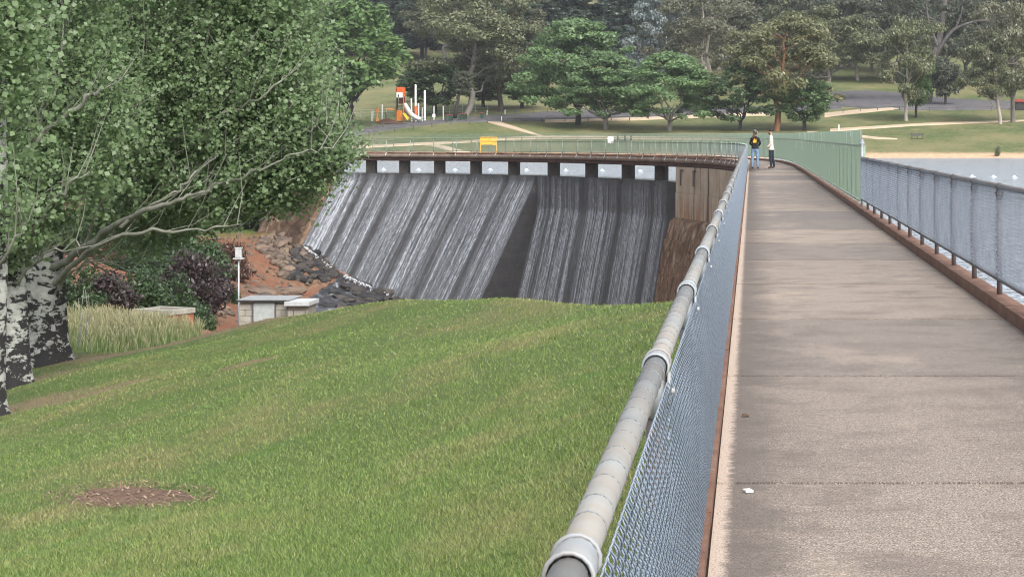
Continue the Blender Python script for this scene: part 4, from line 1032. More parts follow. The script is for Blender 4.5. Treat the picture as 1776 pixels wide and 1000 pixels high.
while n < 270:
    x, y = random.uniform(440, 590), random.uniform(400, 492)
    if in_poly(x, y, pile):
        dark = (x-440)/150+(y-400)/200 > .72+random.uniform(-.15, .15)
        stone(x, y, random.choice((.6, .75, .9, 1.05, 1.3)), 'rock_wet' if dark else 'rock_brown'); n += 1
for x, y in [(370, 520), (385, 535), (375, 555), (390, 505), (400, 480), (440, 505), (455, 500), (470, 512), (480, 500), (445, 490), (425, 440), (420, 500), (460, 515), (490, 512), (435, 470), (405, 455), (380, 500), (500, 500), (395, 545)]: stone(x, y, random.uniform(.7, 1.5), 'rock_brown', .02, .6)
for x in np.r_[np.linspace(600, 705, 40), np.linspace(560, 705, 24)]:
    stone(x, np.interp(x, [560, 705], [505, 512])+random.uniform(-4, 26), random.uniform(.7, 1.5), 'rock_wet', .12, .6)
for x in np.linspace(524, 690, 26):
    y = np.interp(x, [515, 585, 690], [420, 476, 526]); stone(x+random.uniform(-6, 3), y+random.uniform(-3, 4), random.uniform(.5, .9), 'rock_wet', .15)
gravel = MB(); rg = np.random.default_rng(3)
for q in range(420):
    x, y = rg.uniform(372, 590), rg.uniform(405, 560)
    if x > 480 and y > 495: continue
    b = valley_pt(x, y, 100, 175); s_ = rg.uniform(.10, .30)
    V = [(b+np.array((math.cos(a)*s_, math.sin(a)*s_, 0))*rg.uniform(.7, 1.1)) for a in np.linspace(0, 6.28, 6)[:5]]+[b+np.array((rg.normal()*.05, rg.normal()*.05, s_*.9))]
    gravel.add(V, [(i, (i+1) % 5, 5) for i in range(5)])
o = gravel.build('loose_stones', M['rock_brown'], valley); o['kind'] = 'stuff'
BL = [(612, 506, 2.6, .55, 'rock_wet', 'long flat dark boulder in the middle of the creek'), (640, 520, 2.8, .6, 'rock_wet', 'largest dark boulder in the creek beside the grass edge'), (664, 512, 2.0, .7, 'rock_wet', 'dark angular boulder nearest the water at the foot of the spillway'),
      (590, 520, 1.8, .5, 'rock_wet', 'low dark boulder below the rapids next to the white lidded box'), (500, 508, 3.0, .45, 'rock_brown', 'broad brown rock slab left of the creek behind the shed'), (630, 496, 1.5, .5, 'rock_wet', 'small dark rock upstream at the head of the creek'), (565, 535, 1.7, .6, 'rock_wet', 'rounded dark boulder just behind the white lidded box'), (455, 512, 2.4, .4, 'rock_brown', 'orange brown rock ledge above the shed roof')]
for x, y, sz, fl, mt, lb in BL:
    b = valley_pt(x, y, 100, 175); me = stone_me[BL.index((x, y, sz, fl, mt, lb)) % 7].copy(); me.materials.clear()
    o = obj('boulder', me, M[mt], None, loc=(b[0], b[1], b[2]+.15), rot=(random.uniform(-.15, .15), random.uniform(-.15, .15), random.uniform(-.4, .4)), scale=(sz, sz*.8, sz*fl)); tag(o, lb, 'boulder', 'boulders in the creek')
cw = MB(); rows = 26; cols = 16; V = []
for i in range(rows):
    f = i/(rows-1); c0 = np.interp(f, [0, .4, 1], [590, 545, 480]); c1 = np.interp(f, [0, .4, 1], [700, 690, 620]); yy = np.interp(f, [0, 1], [484, 560])
    for j in range(cols):
        x = c0+(c1-c0)*j/(cols-1); b = valley_pt(x, yy+6*(j/(cols-1)), 90, 165); V.append((b[0], b[1], b[2]+.16+.09*math.sin(i*1.9+j*.8)+.05*math.sin(j*2.3)))
cw.add(V, [(i*cols+j, i*cols+j+1, (i+1)*cols+j+1, (i+1)*cols+j) for i in range(rows-1) for j in range(cols-1)])
o = cw.build('creek', M['creek_water'], None, True); o['kind'] = 'structure'
fm = MB(); rg = np.random.default_rng(9)
for q in range(420):
    x = rg.uniform(518, 690); y = np.interp(x, [515, 585, 690], [416, 472, 518])+abs(rg.normal())*3.2-1.5
    if math.sin(x*.19)+math.sin(x*.071+1) < -.5+rg.random()*.9: continue
    b = P(x, y, np.interp(x, [515, 690], [165.5, 158.0])); s_ = rg.uniform(.02, .075); d = unit_dirs(6, rg)*s_
    fm.add([b+v for v in ((s_, 0, 0), (0, s_, 0), (-s_, 0, 0), (0, -s_, 0), (0, 0, s_), (0, 0, -s_))], [(0, 1, 4), (1, 2, 4), (2, 3, 4), (3, 0, 4), (1, 0, 5), (2, 1, 5), (3, 2, 5), (0, 3, 5)])
o = fm.build('toe_foam', M['foam'], None, True); tag(o, kind='stuff')
def valley_shrub(x, y, D, hpx, wpx, lm, label, var=0, name='shrub'):
    X = (x-CX)/F*D; z = float(valley_z(np.array([X]), np.array([D]))[0]); k = D/F
    ztop = HC-((y-hpx)-CY)/F*D
    return plant(name, 'shrub', var, lm, 'bark_dark', (X, D, z), max(1.2, ztop-z), wpx*k, label, 'shrub', 'shrubs on the creek bank')
for i, (x, y, D, h, w, lmn, lb) in enumerate([(120, 560, 70, 110, 110, 'leaf_shrub', 'dark bush behind the bare saplings'), (180, 560, 74, 105, 120, 'leaf_red', 'dark wine coloured bush above the left part of the tall grass'), (235, 555, 76, 100, 110, 'leaf_shrub', 'dark bush above the middle of the tall grass'), (285, 545, 80, 100, 100, 'leaf_shrub', 'dark bush hanging over the brick tank'),
    (330, 530, 96, 120, 110, 'leaf_red', 'tall dark burgundy bush at the top of the bank left of the meter box'), (250, 500, 120, 120, 190, 'leaf_shrub', 'broad dark thicket under the hanging poplar branches'), (110, 480, 125, 120, 190, 'leaf_shrub', 'broad dark thicket behind the thickest poplar trunk'), (360, 470, 135, 70, 90, 'leaf_shrub', 'green bush beside the grass at the top of the red bank'), (30, 540, 75, 120, 120, 'leaf_shrub', 'dark bush at the left edge between the trunks')]):
    valley_shrub(x, y, D, h, w, lmn, lb, i % 3)
valley_shrub(350, 510, 108, 70, 105, 'leaf_red', 'dark burgundy leaved bush left of the pole with the white box', 0)
valley_shrub(330, 560, 84, 60, 70, 'leaf_shrub', 'dark bush right of the low brick tank', 1)
valley_shrub(352, 572, 72, 26, 44, 'leaf_shrub', 'low green bush at the edge of the lawn left of the shed', 2)
valley_shrub(235, 500, 112, 80, 150, 'leaf_shrub', 'dark green bush in the shade behind the low brick tank', 1)
valley_shrub(150, 500, 108, 90, 120, 'leaf_redgreen', 'reddish bush in the shade just right of the thickest poplar trunk', 0)
valley_shrub(285, 535, 95, 60, 90, 'leaf_red', 'dark reddish bush behind the tall dry grass', 2)
valley_shrub(200, 540, 92, 60, 130, 'leaf_shrub', 'dark green bush directly behind the tall dry grass', 0)
valley_shrub(60, 520, 100, 90, 140, 'leaf_shrub', 'dark bush seen between the two poplar trunks', 2)
valley_shrub(405, 440, 150, 36, 60, 'leaf_redgreen', 'straggly pinkish bush beside the white meter box', 1)
valley_shrub(300, 430, 140, 70, 150, 'leaf_shrub', 'dark green thicket behind the hanging poplar branches', 1)
valley_shrub(170, 430, 140, 90, 200, 'leaf_shrub', 'dark thicket high on the bank behind the thickest poplar trunk', 0)
valley_shrub(400, 560, 110, 34, 40, 'leaf_shrub', 'small dark bush on the red bank just left of the shed', 2)
# tall dry grass
def blades(n, sampler, h, w, seed, bend=.35, seedhead=False):
    rg = np.random.default_rng(seed); base = sampler(n, rg); n = len(base)
    az = rg.uniform(0, 2*math.pi, n); hh = h*(.55+.75*rg.random(n)); ww = w if np.isscalar(w) else w
    side = np.c_[np.cos(az), np.sin(az), np.zeros(n)]; az2 = rg.uniform(0, 6.28, n); ln = np.c_[np.cos(az2), np.sin(az2), np.zeros(n)]*(bend*hh*rg.random(n))[:, None]
    wv = (np.broadcast_to(ww, n))[:, None]
    p0 = base-side*wv/2; p1 = base+side*wv/2; mid = base+ln*.35+np.c_[np.zeros((n, 2)), hh*.6]; tip = base+ln+np.c_[np.zeros((n, 2)), hh]
    if not seedhead: return np.stack([p0, p1, tip], 1).reshape(-1, 3), np.arange(n*3).reshape(-1, 3)
    return np.stack([p0, p1, mid+side*wv*.5, tip+side*wv*.5, tip-side*wv*.5, mid-side*wv*.5], 1).reshape(-1, 3), None
def tg_s(n, rg):
    Y = 54+rg.normal(size=n)*2.2; px = 205+rg.normal(size=n)*62+rg.uniform(-40, 40, n); px = np.minimum(px, 345); X = (px-CX)/F*Y; z = np.maximum(valley_z(X, Y), lawn_z(X, Y)); return np.c_[X, Y, z]
V, _ = blades(7500, tg_s, .50, .013, 4, .5, True); nb = len(V)//6; i6 = np.arange(nb)[:, None]*6
me = mesh_np('tall_dry_grass', V, np.concatenate([i6+np.array([0, 1, 2, 5]), i6+np.array([5, 2, 3, 4])])); lay = me.uv_layers.new(name='UVMap')
vh = np.tile([0, 0, .6, 1, 1, .6], nb); li = np.empty(len(me.loops), dtype=np.int32); me.loops.foreach_get('vertex_index', li); lay.data.foreach_set('uv', np.c_[np.zeros(len(li)), vh[li]].astype(np.float32).ravel())
tag(obj('tall_dry_grass', me, M['tall_grass']), kind='stuff')
for i, (x, lean) in enumerate([(142, -8), (148, 6), (158, -12), (134, 14)]):
    D = 49; b = P(x, 600, D); z = float(np.maximum(valley_z(np.array([b[0]]), np.array([b[1]])), lawn_z(b[0], b[1]))[0]); h = 1.57+.1*i
    s_ = MB().tube([(0, 0, -.1), (lean*.004, 0, h*.5), (lean*.012, .02, h)], [.014, .011, .006], 6).tube([(lean*.004, 0, h*.55), (lean*.004+.09, 0, h*.85)], [.006, .003], 5).build('bare_sapling', M['branch_poplar'], None, True); s_.location = (b[0], b[1], z)
    tag(s_, ['slim bare sapling stem in the tall grass, second from the trunk', 'bare upright sapling stem in the tall grass, third from the trunk', 'leaning bare sapling stem in the tall grass, farthest from the trunk', 'leaning bare sapling stem in the tall grass, nearest the thick trunk'][i], 'sapling', 'bare sapling stems in the tall grass')

# ------------------------------------------------------------------ block shed, meter pole, low tank
DS = 66.0; kS = DS/F
sb = P(414, 520, DS); shed = tag(empty('block_shed', (sb[0], DS, sb[2]-1.5)), 'small concrete block shed with pale door and corrugated roof below the lawn edge', 'shed')
H0 = 1.5; w_l = (500-414)*kS
MB().box((w_l/2, .9, H0/2-.02), (w_l-.03, 1.6, H0-.04)).build('wall_core', M['mortar'], shed)
def block_wall(x0, x1, skip, top, y0, parent):
    z = 0; r = 0
    while z+.19 <= top+.001:
        x = x0-(.2 if r % 2 else 0)
        while x < x1-.02:
            a, c = max(x, x0), min(x+.39, x1)
            if c-a > .05:
                segs = [(a, c)]
                if skip and z < skip[2]:
                    segs = [(u, v) for u, v in ((a, min(c, skip[0])), (max(a, skip[1]), c)) if v-u > .03]
                for u, v in segs: MB().box(((u+v)/2, y0+random.uniform(-.004, .004), z+.095), (v-u-.012, .05, .182)).build('block', M['block'], parent)
            x += .40
        z += .195; r += 1
dx0, dx1 = (438-414)*kS, (477-414)*kS
block_wall(0, w_l, (dx0, dx1, 1.42), 1.44, .08, shed)
d_ = MB().box(((dx0+dx1)/2, .06, .70), (dx1-dx0-.05, .05, 1.40)).build('door', M['door_pale'], shed)
MB().box((dx1-.12, .02, .72), (.03, .05, .14)).build('handle', M['dark_metal'], d_)
fr = MB().box((dx0, .055, .70), (.05, .07, 1.42)).box((dx1, .055, .70), (.05, .07, 1.42)).box(((dx0+dx1)/2, .055, 1.43), (dx1-dx0+.05, .07, .04)).build('door_frame', M['timber_grey'], shed)
rp = [(-.06+(w_l+.12)*i/44, H0+(.022 if i % 2 else 0)) for i in range(45)]
MB().prism(rp+[(x, z-.015) for x, z in rp[::-1]], -.08, 1.8).build('roof', M['roof_sheet'], shed)
MB().box((w_l/2, -.06, H0-.035), (w_l+.1, .03, .05)).build('fascia', M['dark_metal'], shed)
bx2 = tag(empty('meter_chamber', (sb[0]+w_l+.02, DS-.25, sb[2]-1.5)), 'low block chamber with a white lid attached to the right of the shed', 'chamber'); w2 = (537-501)*kS
MB().box((w2/2, .7, .65), (w2-.03, 1.2, 1.3)).build('wall_core', M['mortar'], bx2)
block_wall(0, w2, None, 1.32, .08, bx2)
MB().box((w2/2, .62, 1.40), (w2+.14, 1.5, .13)).build('lid', M['lid_white'], bx2)
pb = P(414, 522, 69.0); pole = tag(empty('meter_pole', (pb[0], 69, pb[2]-1.3)), 'thin steel pole carrying a white box above the shed', 'pole')
hp = 1.3+(522-447)*69/F
MB().tube([(0, 0, 0), (0, 0, hp)], .028, 8).build('pole', M['steel'], pole, True)
bxo = MB().box((0, 0, hp+.17), (.20, .18, .32)).box((0, 0, hp+.345), (.24, .22, .03)).box((0, 0, hp-.02), (.34, .26, .035)).build('meter_box', M['box_white'], pole)
MB().box((0, -.094, hp+.17), (.15, .012, .25)).build('cover', M['lid_white'], bxo)
tb_ = P(237, 536, 60.0); tk = tag(empty('brick_tank', (tb_[0], 60, tb_[2]-.80)), 'low open brick tank with concrete rim behind the tall grass', 'tank', None); tk.rotation_euler = (0, 0, -.45)
for nm, c, s_, m_ in (('wall', (.62, 0, .33), (1.3, .12, .66), 'brick_orange'), ('wall', (.62, 1.0, .33), (1.3, .12, .66), 'brick_orange'), ('wall', (.03, .5, .33), (.12, .9, .66), 'brick_orange'), ('wall', (1.21, .5, .33), (.12, .9, .66), 'brick_orange'),
                      ('rim', (.62, 0, .74), (1.4, .17, .15), 'old_concrete'), ('rim', (.62, 1.0, .74), (1.4, .17, .15), 'old_concrete'), ('rim', (0.01, .5, .735), (.17, .83, .14), 'old_concrete'), ('rim', (1.23, .5, .735), (.17, .83, .14), 'old_concrete'), ('slab', (.62, .5, .60), (1.0, .8, .06), 'old_concrete')):
    MB().box(c, s_).build(nm, M[m_], tk)

# ------------------------------------------------------------------ grass blades on the lawn, bare patch
pc = lawn_pt(230, 861)
def patch_r(a): return 1+.10*np.sin(3*a+1)+.07*np.sin(7*a)+.05*np.sin(12*a+2)
def in_patch(X, Y, g=1.0):
    u = ((X/Y*F+CX)-230)/128; v = ((CY+F*(HC-lawn_z(X, Y))/Y)-861)/20
    return np.hypot(u, v) < g*patch_r(np.arctan2(v, u))
def lawn_s(n, rg):
    # finer and closer together near the path, coarser far off
    px = rg.uniform(-160, 1330, n); py = 505+rg.random(n)*650; D = np.full(n, 20.0)
    for _ in range(25):
        X = (px-CX)/F*D; z = -.22*np.abs(X+.3)-.03; D = np.clip((HC-z)/((py-CY)/F), 3, 60)
    X = (px-CX)/F*D; ok = (X < -.29) & (D < 56) & ~(in_patch(X, D, .74) & (rg.random(n) < .93)) & ~(in_patch(X, D, 1.0) & (rg.random(n) < .55)) & ~(in_patch(X, D, 1.25) & (rg.random(n) < .3)); X, D = X[ok], D[ok]
    X = X+rg.normal(size=len(X))*.01*D*.2; D = D+rg.normal(size=len(D))*.012*D; X = np.minimum(X, -.29)
    return np.c_[X, D, lawn_z(X, D)-.008]
def lawn_blades(n, seed, h, wk, bend):
    rg = np.random.default_rng(seed); b = lawn_s(n, rg)
    keepers = {'b': b}
    w = np.clip(b[:, 1]*wk, .004, .04)
    V, Fc = blades(len(b), lambda m, r: b, h, w, seed+1, bend); return V, Fc
V1, F1 = lawn_blades(430000, 21, .027, .00045, 1.3)
tag(obj('lawn_grass', mesh_np('lawn_grass', V1, F1), M['lawn_blade']), kind='stuff')
# taller tufts
rg = np.random.default_rng(77); tc = lawn_s(520, rg); tv = np.repeat(tc, 14, 0); tv[:, :2] += rg.normal(size=(len(tv), 2))*.05; tv[:, 2] = lawn_z(tv[:, 0], tv[:, 1])-.008
V2, F2 = blades(len(tv), lambda m, r: tv, .05, np.clip(tv[:, 1]*.0006, .005, .04), 78, 1.0)
leafmat('tuft', (.055, .11, .022), (.09, .16, .035), (.14, .21, .06), .2, 0)
tag(obj('grass_tufts', mesh_np('grass_tufts', V2, F2), M['tuft']), kind='stuff')
n = 40; V = [(pc[0], pc[1], float(lawn_z(pc[0], pc[1]))+.012)]
for ringi in (.35, .7, 1.0):
    for i in range(n):
        a = 2*math.pi*i/n; r = ringi*patch_r(a); p = lawn_pt(230+128*r*math.cos(a), 861+20*r*math.sin(a))
        V.append((p[0], p[1], p[2]+(.008 if ringi < 1 else -.02)+random.uniform(-.006, .008)*(ringi < 1)))
Fq = []
for i in range(n): Fq.append((0, 1+i, 1+(i+1) % n))
me = bpy.data.meshes.new('bare_patch'); me.from_pydata(V, [], Fq+[(1+k*n+i, 1+(k+1)*n+i, 1+(k+1)*n+(i+1) % n, 1+k*n+(i+1) % n) for k in range(2) for i in range(n)]); me.update()
weathered('bare_soil', (.10, .06, .04), (.24, .155, .11), 9, .95, .9, 60, (.07, .042, .03), bdist=.03)
struct('bare_soil_patch', me, M['bare_soil'])
chips = MB(); rg = np.random.default_rng(12)
for q in range(700):
    a, r = rg.uniform(0, 6.28), math.sqrt(rg.random())*1.18; X, Y = lawn_pt(230+128*r*math.cos(a), 861+20*r*math.sin(a))[:2]; z = float(lawn_z(X, Y))+.018; d = rg.uniform(0, 6.28); L_, w_ = rg.uniform(.008, .028), rg.uniform(.002, .006)
    u = np.array((math.cos(d), math.sin(d), rg.normal()*.25))*L_; v = np.array((-math.sin(d), math.cos(d), 0))*w_; p = np.array((X, Y, z))
    chips.add([p-u-v, p+u-v, p+u+v, p-u+v], [(0, 1, 2, 3)])
t = NT('chip'); t.finish(t.ramp(t.rnd(), [(0, (.06, .035, .025)), (.5, (.18, .11, .075)), (1, (.38, .28, .20))]), .9); M['chip'] = t.m
tag(chips.build('wood_chips', M['chip']), kind='stuff')
# worn bare soil strip under the trees and along the brow is left to the lawn material; a few fallen leaves
for x, y, m_, lb in [(792, 905, 'paper_white', None)]: pass
o = MB().box((0, 0, .006), (.034, .05, .010)).build('litter', M['paper_white']); b = (1297-CX)/F*8.75; o.location = (b, 8.75, .002); o.rotation_euler = (0, 0, .35); tag(o, 'small white scrap lying on the path near the wire fence', 'litter')
o = MB().add([(-.02, -.03, .002), (.02, -.025, .008), (.022, .03, .004), (-.018, .03, .012), (0, 0, .016)], [(0, 1, 4), (1, 2, 4), (2, 3, 4), (3, 0, 4)]).build('fallen_leaf', M['leaf_litter']); o.location = ((1293-CX)/F*11.1, 11.1, .001); tag(o, 'single curled dark leaf on the path by the wire fence', 'leaf')

# ------------------------------------------------------------------ buoys on the lake
def buoy():
    r = empty('buoy'); b = MB(); n = 12
    prof = [(.26, -.05), (.28, .02), (.22, .07), (.14, .09)]
    for a, c in zip(prof[:-1], prof[1:]): b.add([(math.cos(2*math.pi*i/n)*q[0], math.sin(2*math.pi*i/n)*q[0], q[1]) for q in (a, c) for i in range(n)], [(i, (i+1) % n, n+(i+1) % n, n+i) for i in range(n)])
    b.build('float_ring', M['steel'], r, True)
    b = MB(); prof = [(.13, .06), (.14, .11), (.11, .16), (.05, .19), (.001, .195)]
    for a, c in zip(prof[:-1], prof[1:]): b.add([(math.cos(2*math.pi*i/n)*q[0], math.sin(2*math.pi*i/n)*q[0], q[1]) for q in (a, c) for i in range(n)], [(i, (i+1) % n, n+(i+1) % n, n+i) for i in range(n)])
    b.build('dome', M['buoy_white'], r, True); return r
bu = buoy(); first = True
words = ['first', 'second', 'third', 'fourth', 'fifth', 'sixth', 'seventh', 'eighth', 'ninth']
spots = [(665, 295, 183, 0), (726, 295.3, 182, 1), (789, 295.4, 181, 2), (850, 295.6, 181, 3), (913, 296, 180, 4), (981, 296.6, 178, 5), (1044, 296.8, 177, 6), (1110, 297.8, 175, 7)]
for x, y, D, i in spots:
    o = bu if first else copy_tree(bu); first = False; o.location = ((x-CX)/F*D, D, Z_LAKE); tag(o, f'white buoy seen between bridge piers, {words[i]} from the tree side', 'buoy', 'white buoys on the lake')
for i, (x, y) in enumerate([(1652, 307), (1686, 307.5), (1723, 308), (1759, 308.6)]):
    D = F*(HC-Z_LAKE)/(y-CY); o = copy_tree(bu); o.location = ((x-CX)/F*D, D, Z_LAKE); tag(o, f'white buoy on open water above the lake fence, {words[i]} from the green fence', 'buoy', 'white buoys on the lake')

# ------------------------------------------------------------------ things in the park
def at_park(x, y): b = park_pt(x, y); return b, b[1]/F
def wheelie(x, y, label, lidm='bin_red'):
    b, k = at_park(x, y); r = tag(empty('wheelie_bin', tuple(b), random.uniform(-.4, .4)), label, 'bin', 'rubbish bins by the road')
    MB().box((0, 0, .52), (.52, .56, .92), taper=1.18).build('body', M['bin_green'], r)
    MB().box((0, 0, 1.03), (.68, .74, .07)).box((0, 0, 1.075), (.60, .64, .04)).build('lid', M[lidm], r)
    for s_ in (-1, 1): MB().tube([(s_*.30, .26, .1), (s_*.24, .26, .1)], .1, 10).build('wheel', M['dark_metal'], r)
    MB().tube([(-.25, .40, .98), (.25, .40, .98)], .02, 6).build('handle', M['bin_green'], r)
for x, y, lb in [(775, 210.5, 'green wheelie bin with red lid, leftmost of the pair nearest the playground'), (782, 210.2, 'green wheelie bin with red lid, right one of the pair nearest the playground'), (798, 208.5, 'green wheelie bin left of the gum trunk'), (806, 208, 'green wheelie bin standing against the gum trunk'), (836, 206, 'green wheelie bin standing alone right of the gum trunk')]: wheelie(x, y, lb)
def bollard(x, y, label, h=.75):
    b, k = at_park(x, y); o = MB().box((0, 0, h/2), (.16, .16, h)).box((0, 0, h), (.13, .13, .05)).build('bollard', M['white_paint']); o.location = b; tag(o, label, 'bollard', 'white marker posts')
bollard(870, 210, 'short white post where the footpath meets the road'); bollard(876, 198, 'short white post on the far side of the road'); bollard(845, 199.5, 'thin white post right of the single bin'); bollard(1455, 226.5, 'white post above the green fence beside the gravel path', .95)
def low_fence(pts, label, h=.75, mat='timber_grey', rail=True, step=None):
    r = tag(empty('post_and_rail_fence', tuple(park_pt(*pts[0]))), label, 'fence'); r0 = np.array(r.location); prev = None
    for x, y in pts:
        b = park_pt(x, y)-r0
        MB().box((b[0], b[1], b[2]+h/2), (.12, .12, h)).build('post', M[mat], r)
        if prev is not None and rail: MB().tube([prev+np.array((0, 0, h-.06)), b+np.array((0, 0, h-.06))], .035, 5).build('rail', M[mat], r)
        prev = b
low_fence([(600, 231), (621, 227), (651, 222), (665, 221), (692, 217.5), (719, 214.5), (746, 212), (775, 213)], 'low dark post and rail fence along the near side of the playground road')
low_fence([(640, 236), (649, 235), (684, 229.5), (717, 225), (749, 221), (782, 217.5), (815, 216), (846, 213.5)], 'low post and rail fence between the road and the yellowed lawn')
low_fence([(846, 201), (870, 200), (895, 198), (925, 197), (950, 196)], 'low rail fence on the far side of the road below the brownish gum')
low_fence([(880, 213), (905, 212.5), (940, 212), (980, 211.5), (1020, 211), (1060, 210), (1092, 209.5), (1125, 207.5), (1160, 206.5), (1190, 205)], 'long low dark rail fence between the road and the lawn of spreading trees')
low_fence([(1462, 197), (1492, 194), (1522, 192.5), (1560, 191.5), (1612, 193), (1660, 193.2), (1720, 192)], 'low dark rail fence along the near edge of the car park')
# bench on the right lawn
b, k = at_park(1591, 241); r = tag(empty('park_bench', tuple(b)), 'dark park bench on the grass slope above the sandy beach', 'bench')
for zz, yy in ((.45, -.18), (.45, 0), (.45, .18)): MB().box((0, yy, zz), (2.1, .15, .05)).build('seat_slat', M['timber_grey'], r)
for zz in (.62, .78): MB().box((0, .28, zz), (2.1, .05, .13)).build('back_slat', M['timber_grey'], r)
for xx in (-.85, 0, .85): MB().box((xx, -.05, .22), (.09, .4, .44)).box((xx, .24, .42), (.07, .05, .84)).build('leg', M['timber_grey'], r)
# picnic table and sign seen through the bridge railing
b, k = at_park(1083, 245); r = tag(empty('picnic_table', tuple(b)), 'grey picnic table on the lawn left of the green bar fence', 'table')
for yy in (-.27, 0, .27): MB().box((0, yy, .98), (3.0, .26, .08)).build('plank', M['timber_grey'], r)
for s_ in (-1, 1): MB().box((0, s_*.75, .5), (3.0, .28, .06)).build('seat', M['timber_grey'], r)
for xx in (-1.0, 0.1, 1.0): MB().box((xx, 0, .47), (.22, .9, .94)).box((xx, 0, .42), (.12, 1.5, .08)).build('leg', M['dark_metal'], r)
o_ = on_curve(offset(NEARF, .02), 1059); r = tag(empty('notice_sign', (*o_, 0)), 'small white rectangular sign fixed to the bridge railing', 'sign'); MB().box((0, -.04, 1.22), (.42, .02, .46)).build('panel', M['white_paint'], r); MB().tube([(0, 0, .9), (0, 0, 1.42)], .02, 6).build('stake', M['steel'], r)
# yellow barrier on the bridge
o_ = on_curve(offset(NEARF, 1.2), 847); r = tag(empty('yellow_barrier', (*o_, 0), math.radians(0)), 'bright yellow portable barrier standing on the bridge deck', 'barrier')
MB().box((-.16, 0, 1.02), (.92, .04, .52)).build('left_board', M['sign_yellow'], r); MB().box((.50, 0, .98), (.34, .04, .52)).build('right_board', M['sign_yellow'], r)
for xx in (-.64, .68): MB().tube([(xx, 0, 0), (xx, 0, 1.38)], .035, 8).build('leg', M['sign_yellow'], r)
MB().tube([(-.64, 0, 1.36), (.68, 0, 1.36)], .035, 8).build('top_bar', M['sign_yellow'], r)
MB().box((.0, 0, .05), (1.5, .5, .06)).build('foot', M['dark_metal'], r)
# picnic hut roof at the right edge
b, k = at_park(1772, 191); r = tag(empty('picnic_shelter', tuple(b)), 'small red roofed shelter at the right edge beside the car park', 'shelter')
MB().prism([(-1.6, 1.5), (1.6, 1.5), (1.4, 1.9), (-1.4, 2.0)], -1.2, 1.2).build('roof', M['bin_red'], r); MB().box((0, 0, .75), (2.4, 1.8, 1.5)).build('wall', M['dark_metal'], r)
# playground
bP, kP = at_park(694, 212)
def pg(x, y, d=0): return ((x-694)*kP, d, (212-y)*kP)
r = tag(empty('play_tower', tuple(bP)), 'orange roofed playground tower with silver tube slide', 'playground')
for x in (688.5, 701): 
    for d in (-.6, .6): MB().tube([pg(x, 213, d), pg(x, 152, d)], .09, 8).build('tower_post', M['dark_metal'] if x < 690 else M['orange_red'], r)
MB().box(pg(694.7, 157), (13*kP, 1.3, 11*kP)).build('orange_panel', M['orange_red'], r)
MB().box((pg(694, 165)[0], -.66, pg(694, 165)[2]), (11*kP, .05, 9*kP)).build('white_panel', M['white_paint'], r)
MB().box((pg(692.3, 166)[0], -.70, pg(692.3, 166.5)[2]), (2.0*kP, .03, 4*kP)).build('panel_mark', M['dark_metal'], r)
MB().add([pg(688.5, 155, -.7), pg(701, 155, -.7), pg(700, 151.5, -.2), pg(689.5, 151.5, -.2), pg(688.5, 155, .7), pg(701, 155, .7), pg(700, 151.5, .2), pg(689.5, 151.5, .2)], [(0, 1, 2, 3), (5, 4, 7, 6), (3, 2, 6, 7), (1, 5, 6, 2), (4, 0, 3, 7)]).build('roof', M['orange_red'], r)
MB().box(pg(697, 174, .1), (9*kP, 1.0, 12*kP)).build('maroon_panel', M['maroon'], r); MB().box(pg(694.7, 184), (13*kP, 1.3, .12)).box(pg(694.7, 192), (13*kP, 1.3, .12)).build('deck', M['dark_metal'], r)
nb = MB()
for i in range(6):
    nb.tube([pg(689.5, 192+i*3.3, -.7), pg(698, 192+i*3.3, -.7)], .05, 5); nb.tube([pg(689.5+i*1.7, 192, -.72), pg(689.5+i*1.7, 210, -.72)], .05, 5)
nb.box(pg(694, 201, -.4), (9*kP, .1, 18*kP)); nb.build('climbing_net', M['orange'], r)
MB().tube(catmull([pg(702, 181, 0), pg(706, 187, -.3), pg(711, 194, -.6), pg(718, 201, -.8), pg(727, 206, -.9), pg(732, 207, -.9)], 6), .40, 12).build('tube_slide', M['silver'], r, True)
MB().add([pg(701, 197, -1), pg(704, 196, -1), pg(712, 205, -1.2), pg(710, 209, -1.2), pg(701, 197, -1.6), pg(704, 196, -1.6), pg(712, 205, -1.8), pg(710, 209, -1.8)], [(0, 1, 2, 3), (7, 6, 5, 4), (0, 4, 5, 1), (1, 5, 6, 2), (2, 6, 7, 3), (3, 7, 4, 0)]).build('yellow_slide', M['yellow'], r)
r2 = tag(empty('climbing_frame', tuple(bP)), 'orange overhead climbing frame left of the play tower', 'playground')
for a, c in (((656, 187), (652.5, 214)), ((653, 188), (656, 213)), ((688, 186), (687, 210)), ((669, 194), (670, 214))): MB().tube([pg(*a), pg(*c)], .11, 8).build('post', M['orange'] if a[0] != 669 else M['timber_grey'], r2)
MB().box(pg(679, 190), (20*kP, .5, .14)).box(pg(679, 188), (20*kP, .5, .10)).build('bridge_beam', M['orange'], r2)
MB().tube([pg(720.5, 184), pg(722, 209)], .2, 8).build('orange_post', M['orange_red'], r)
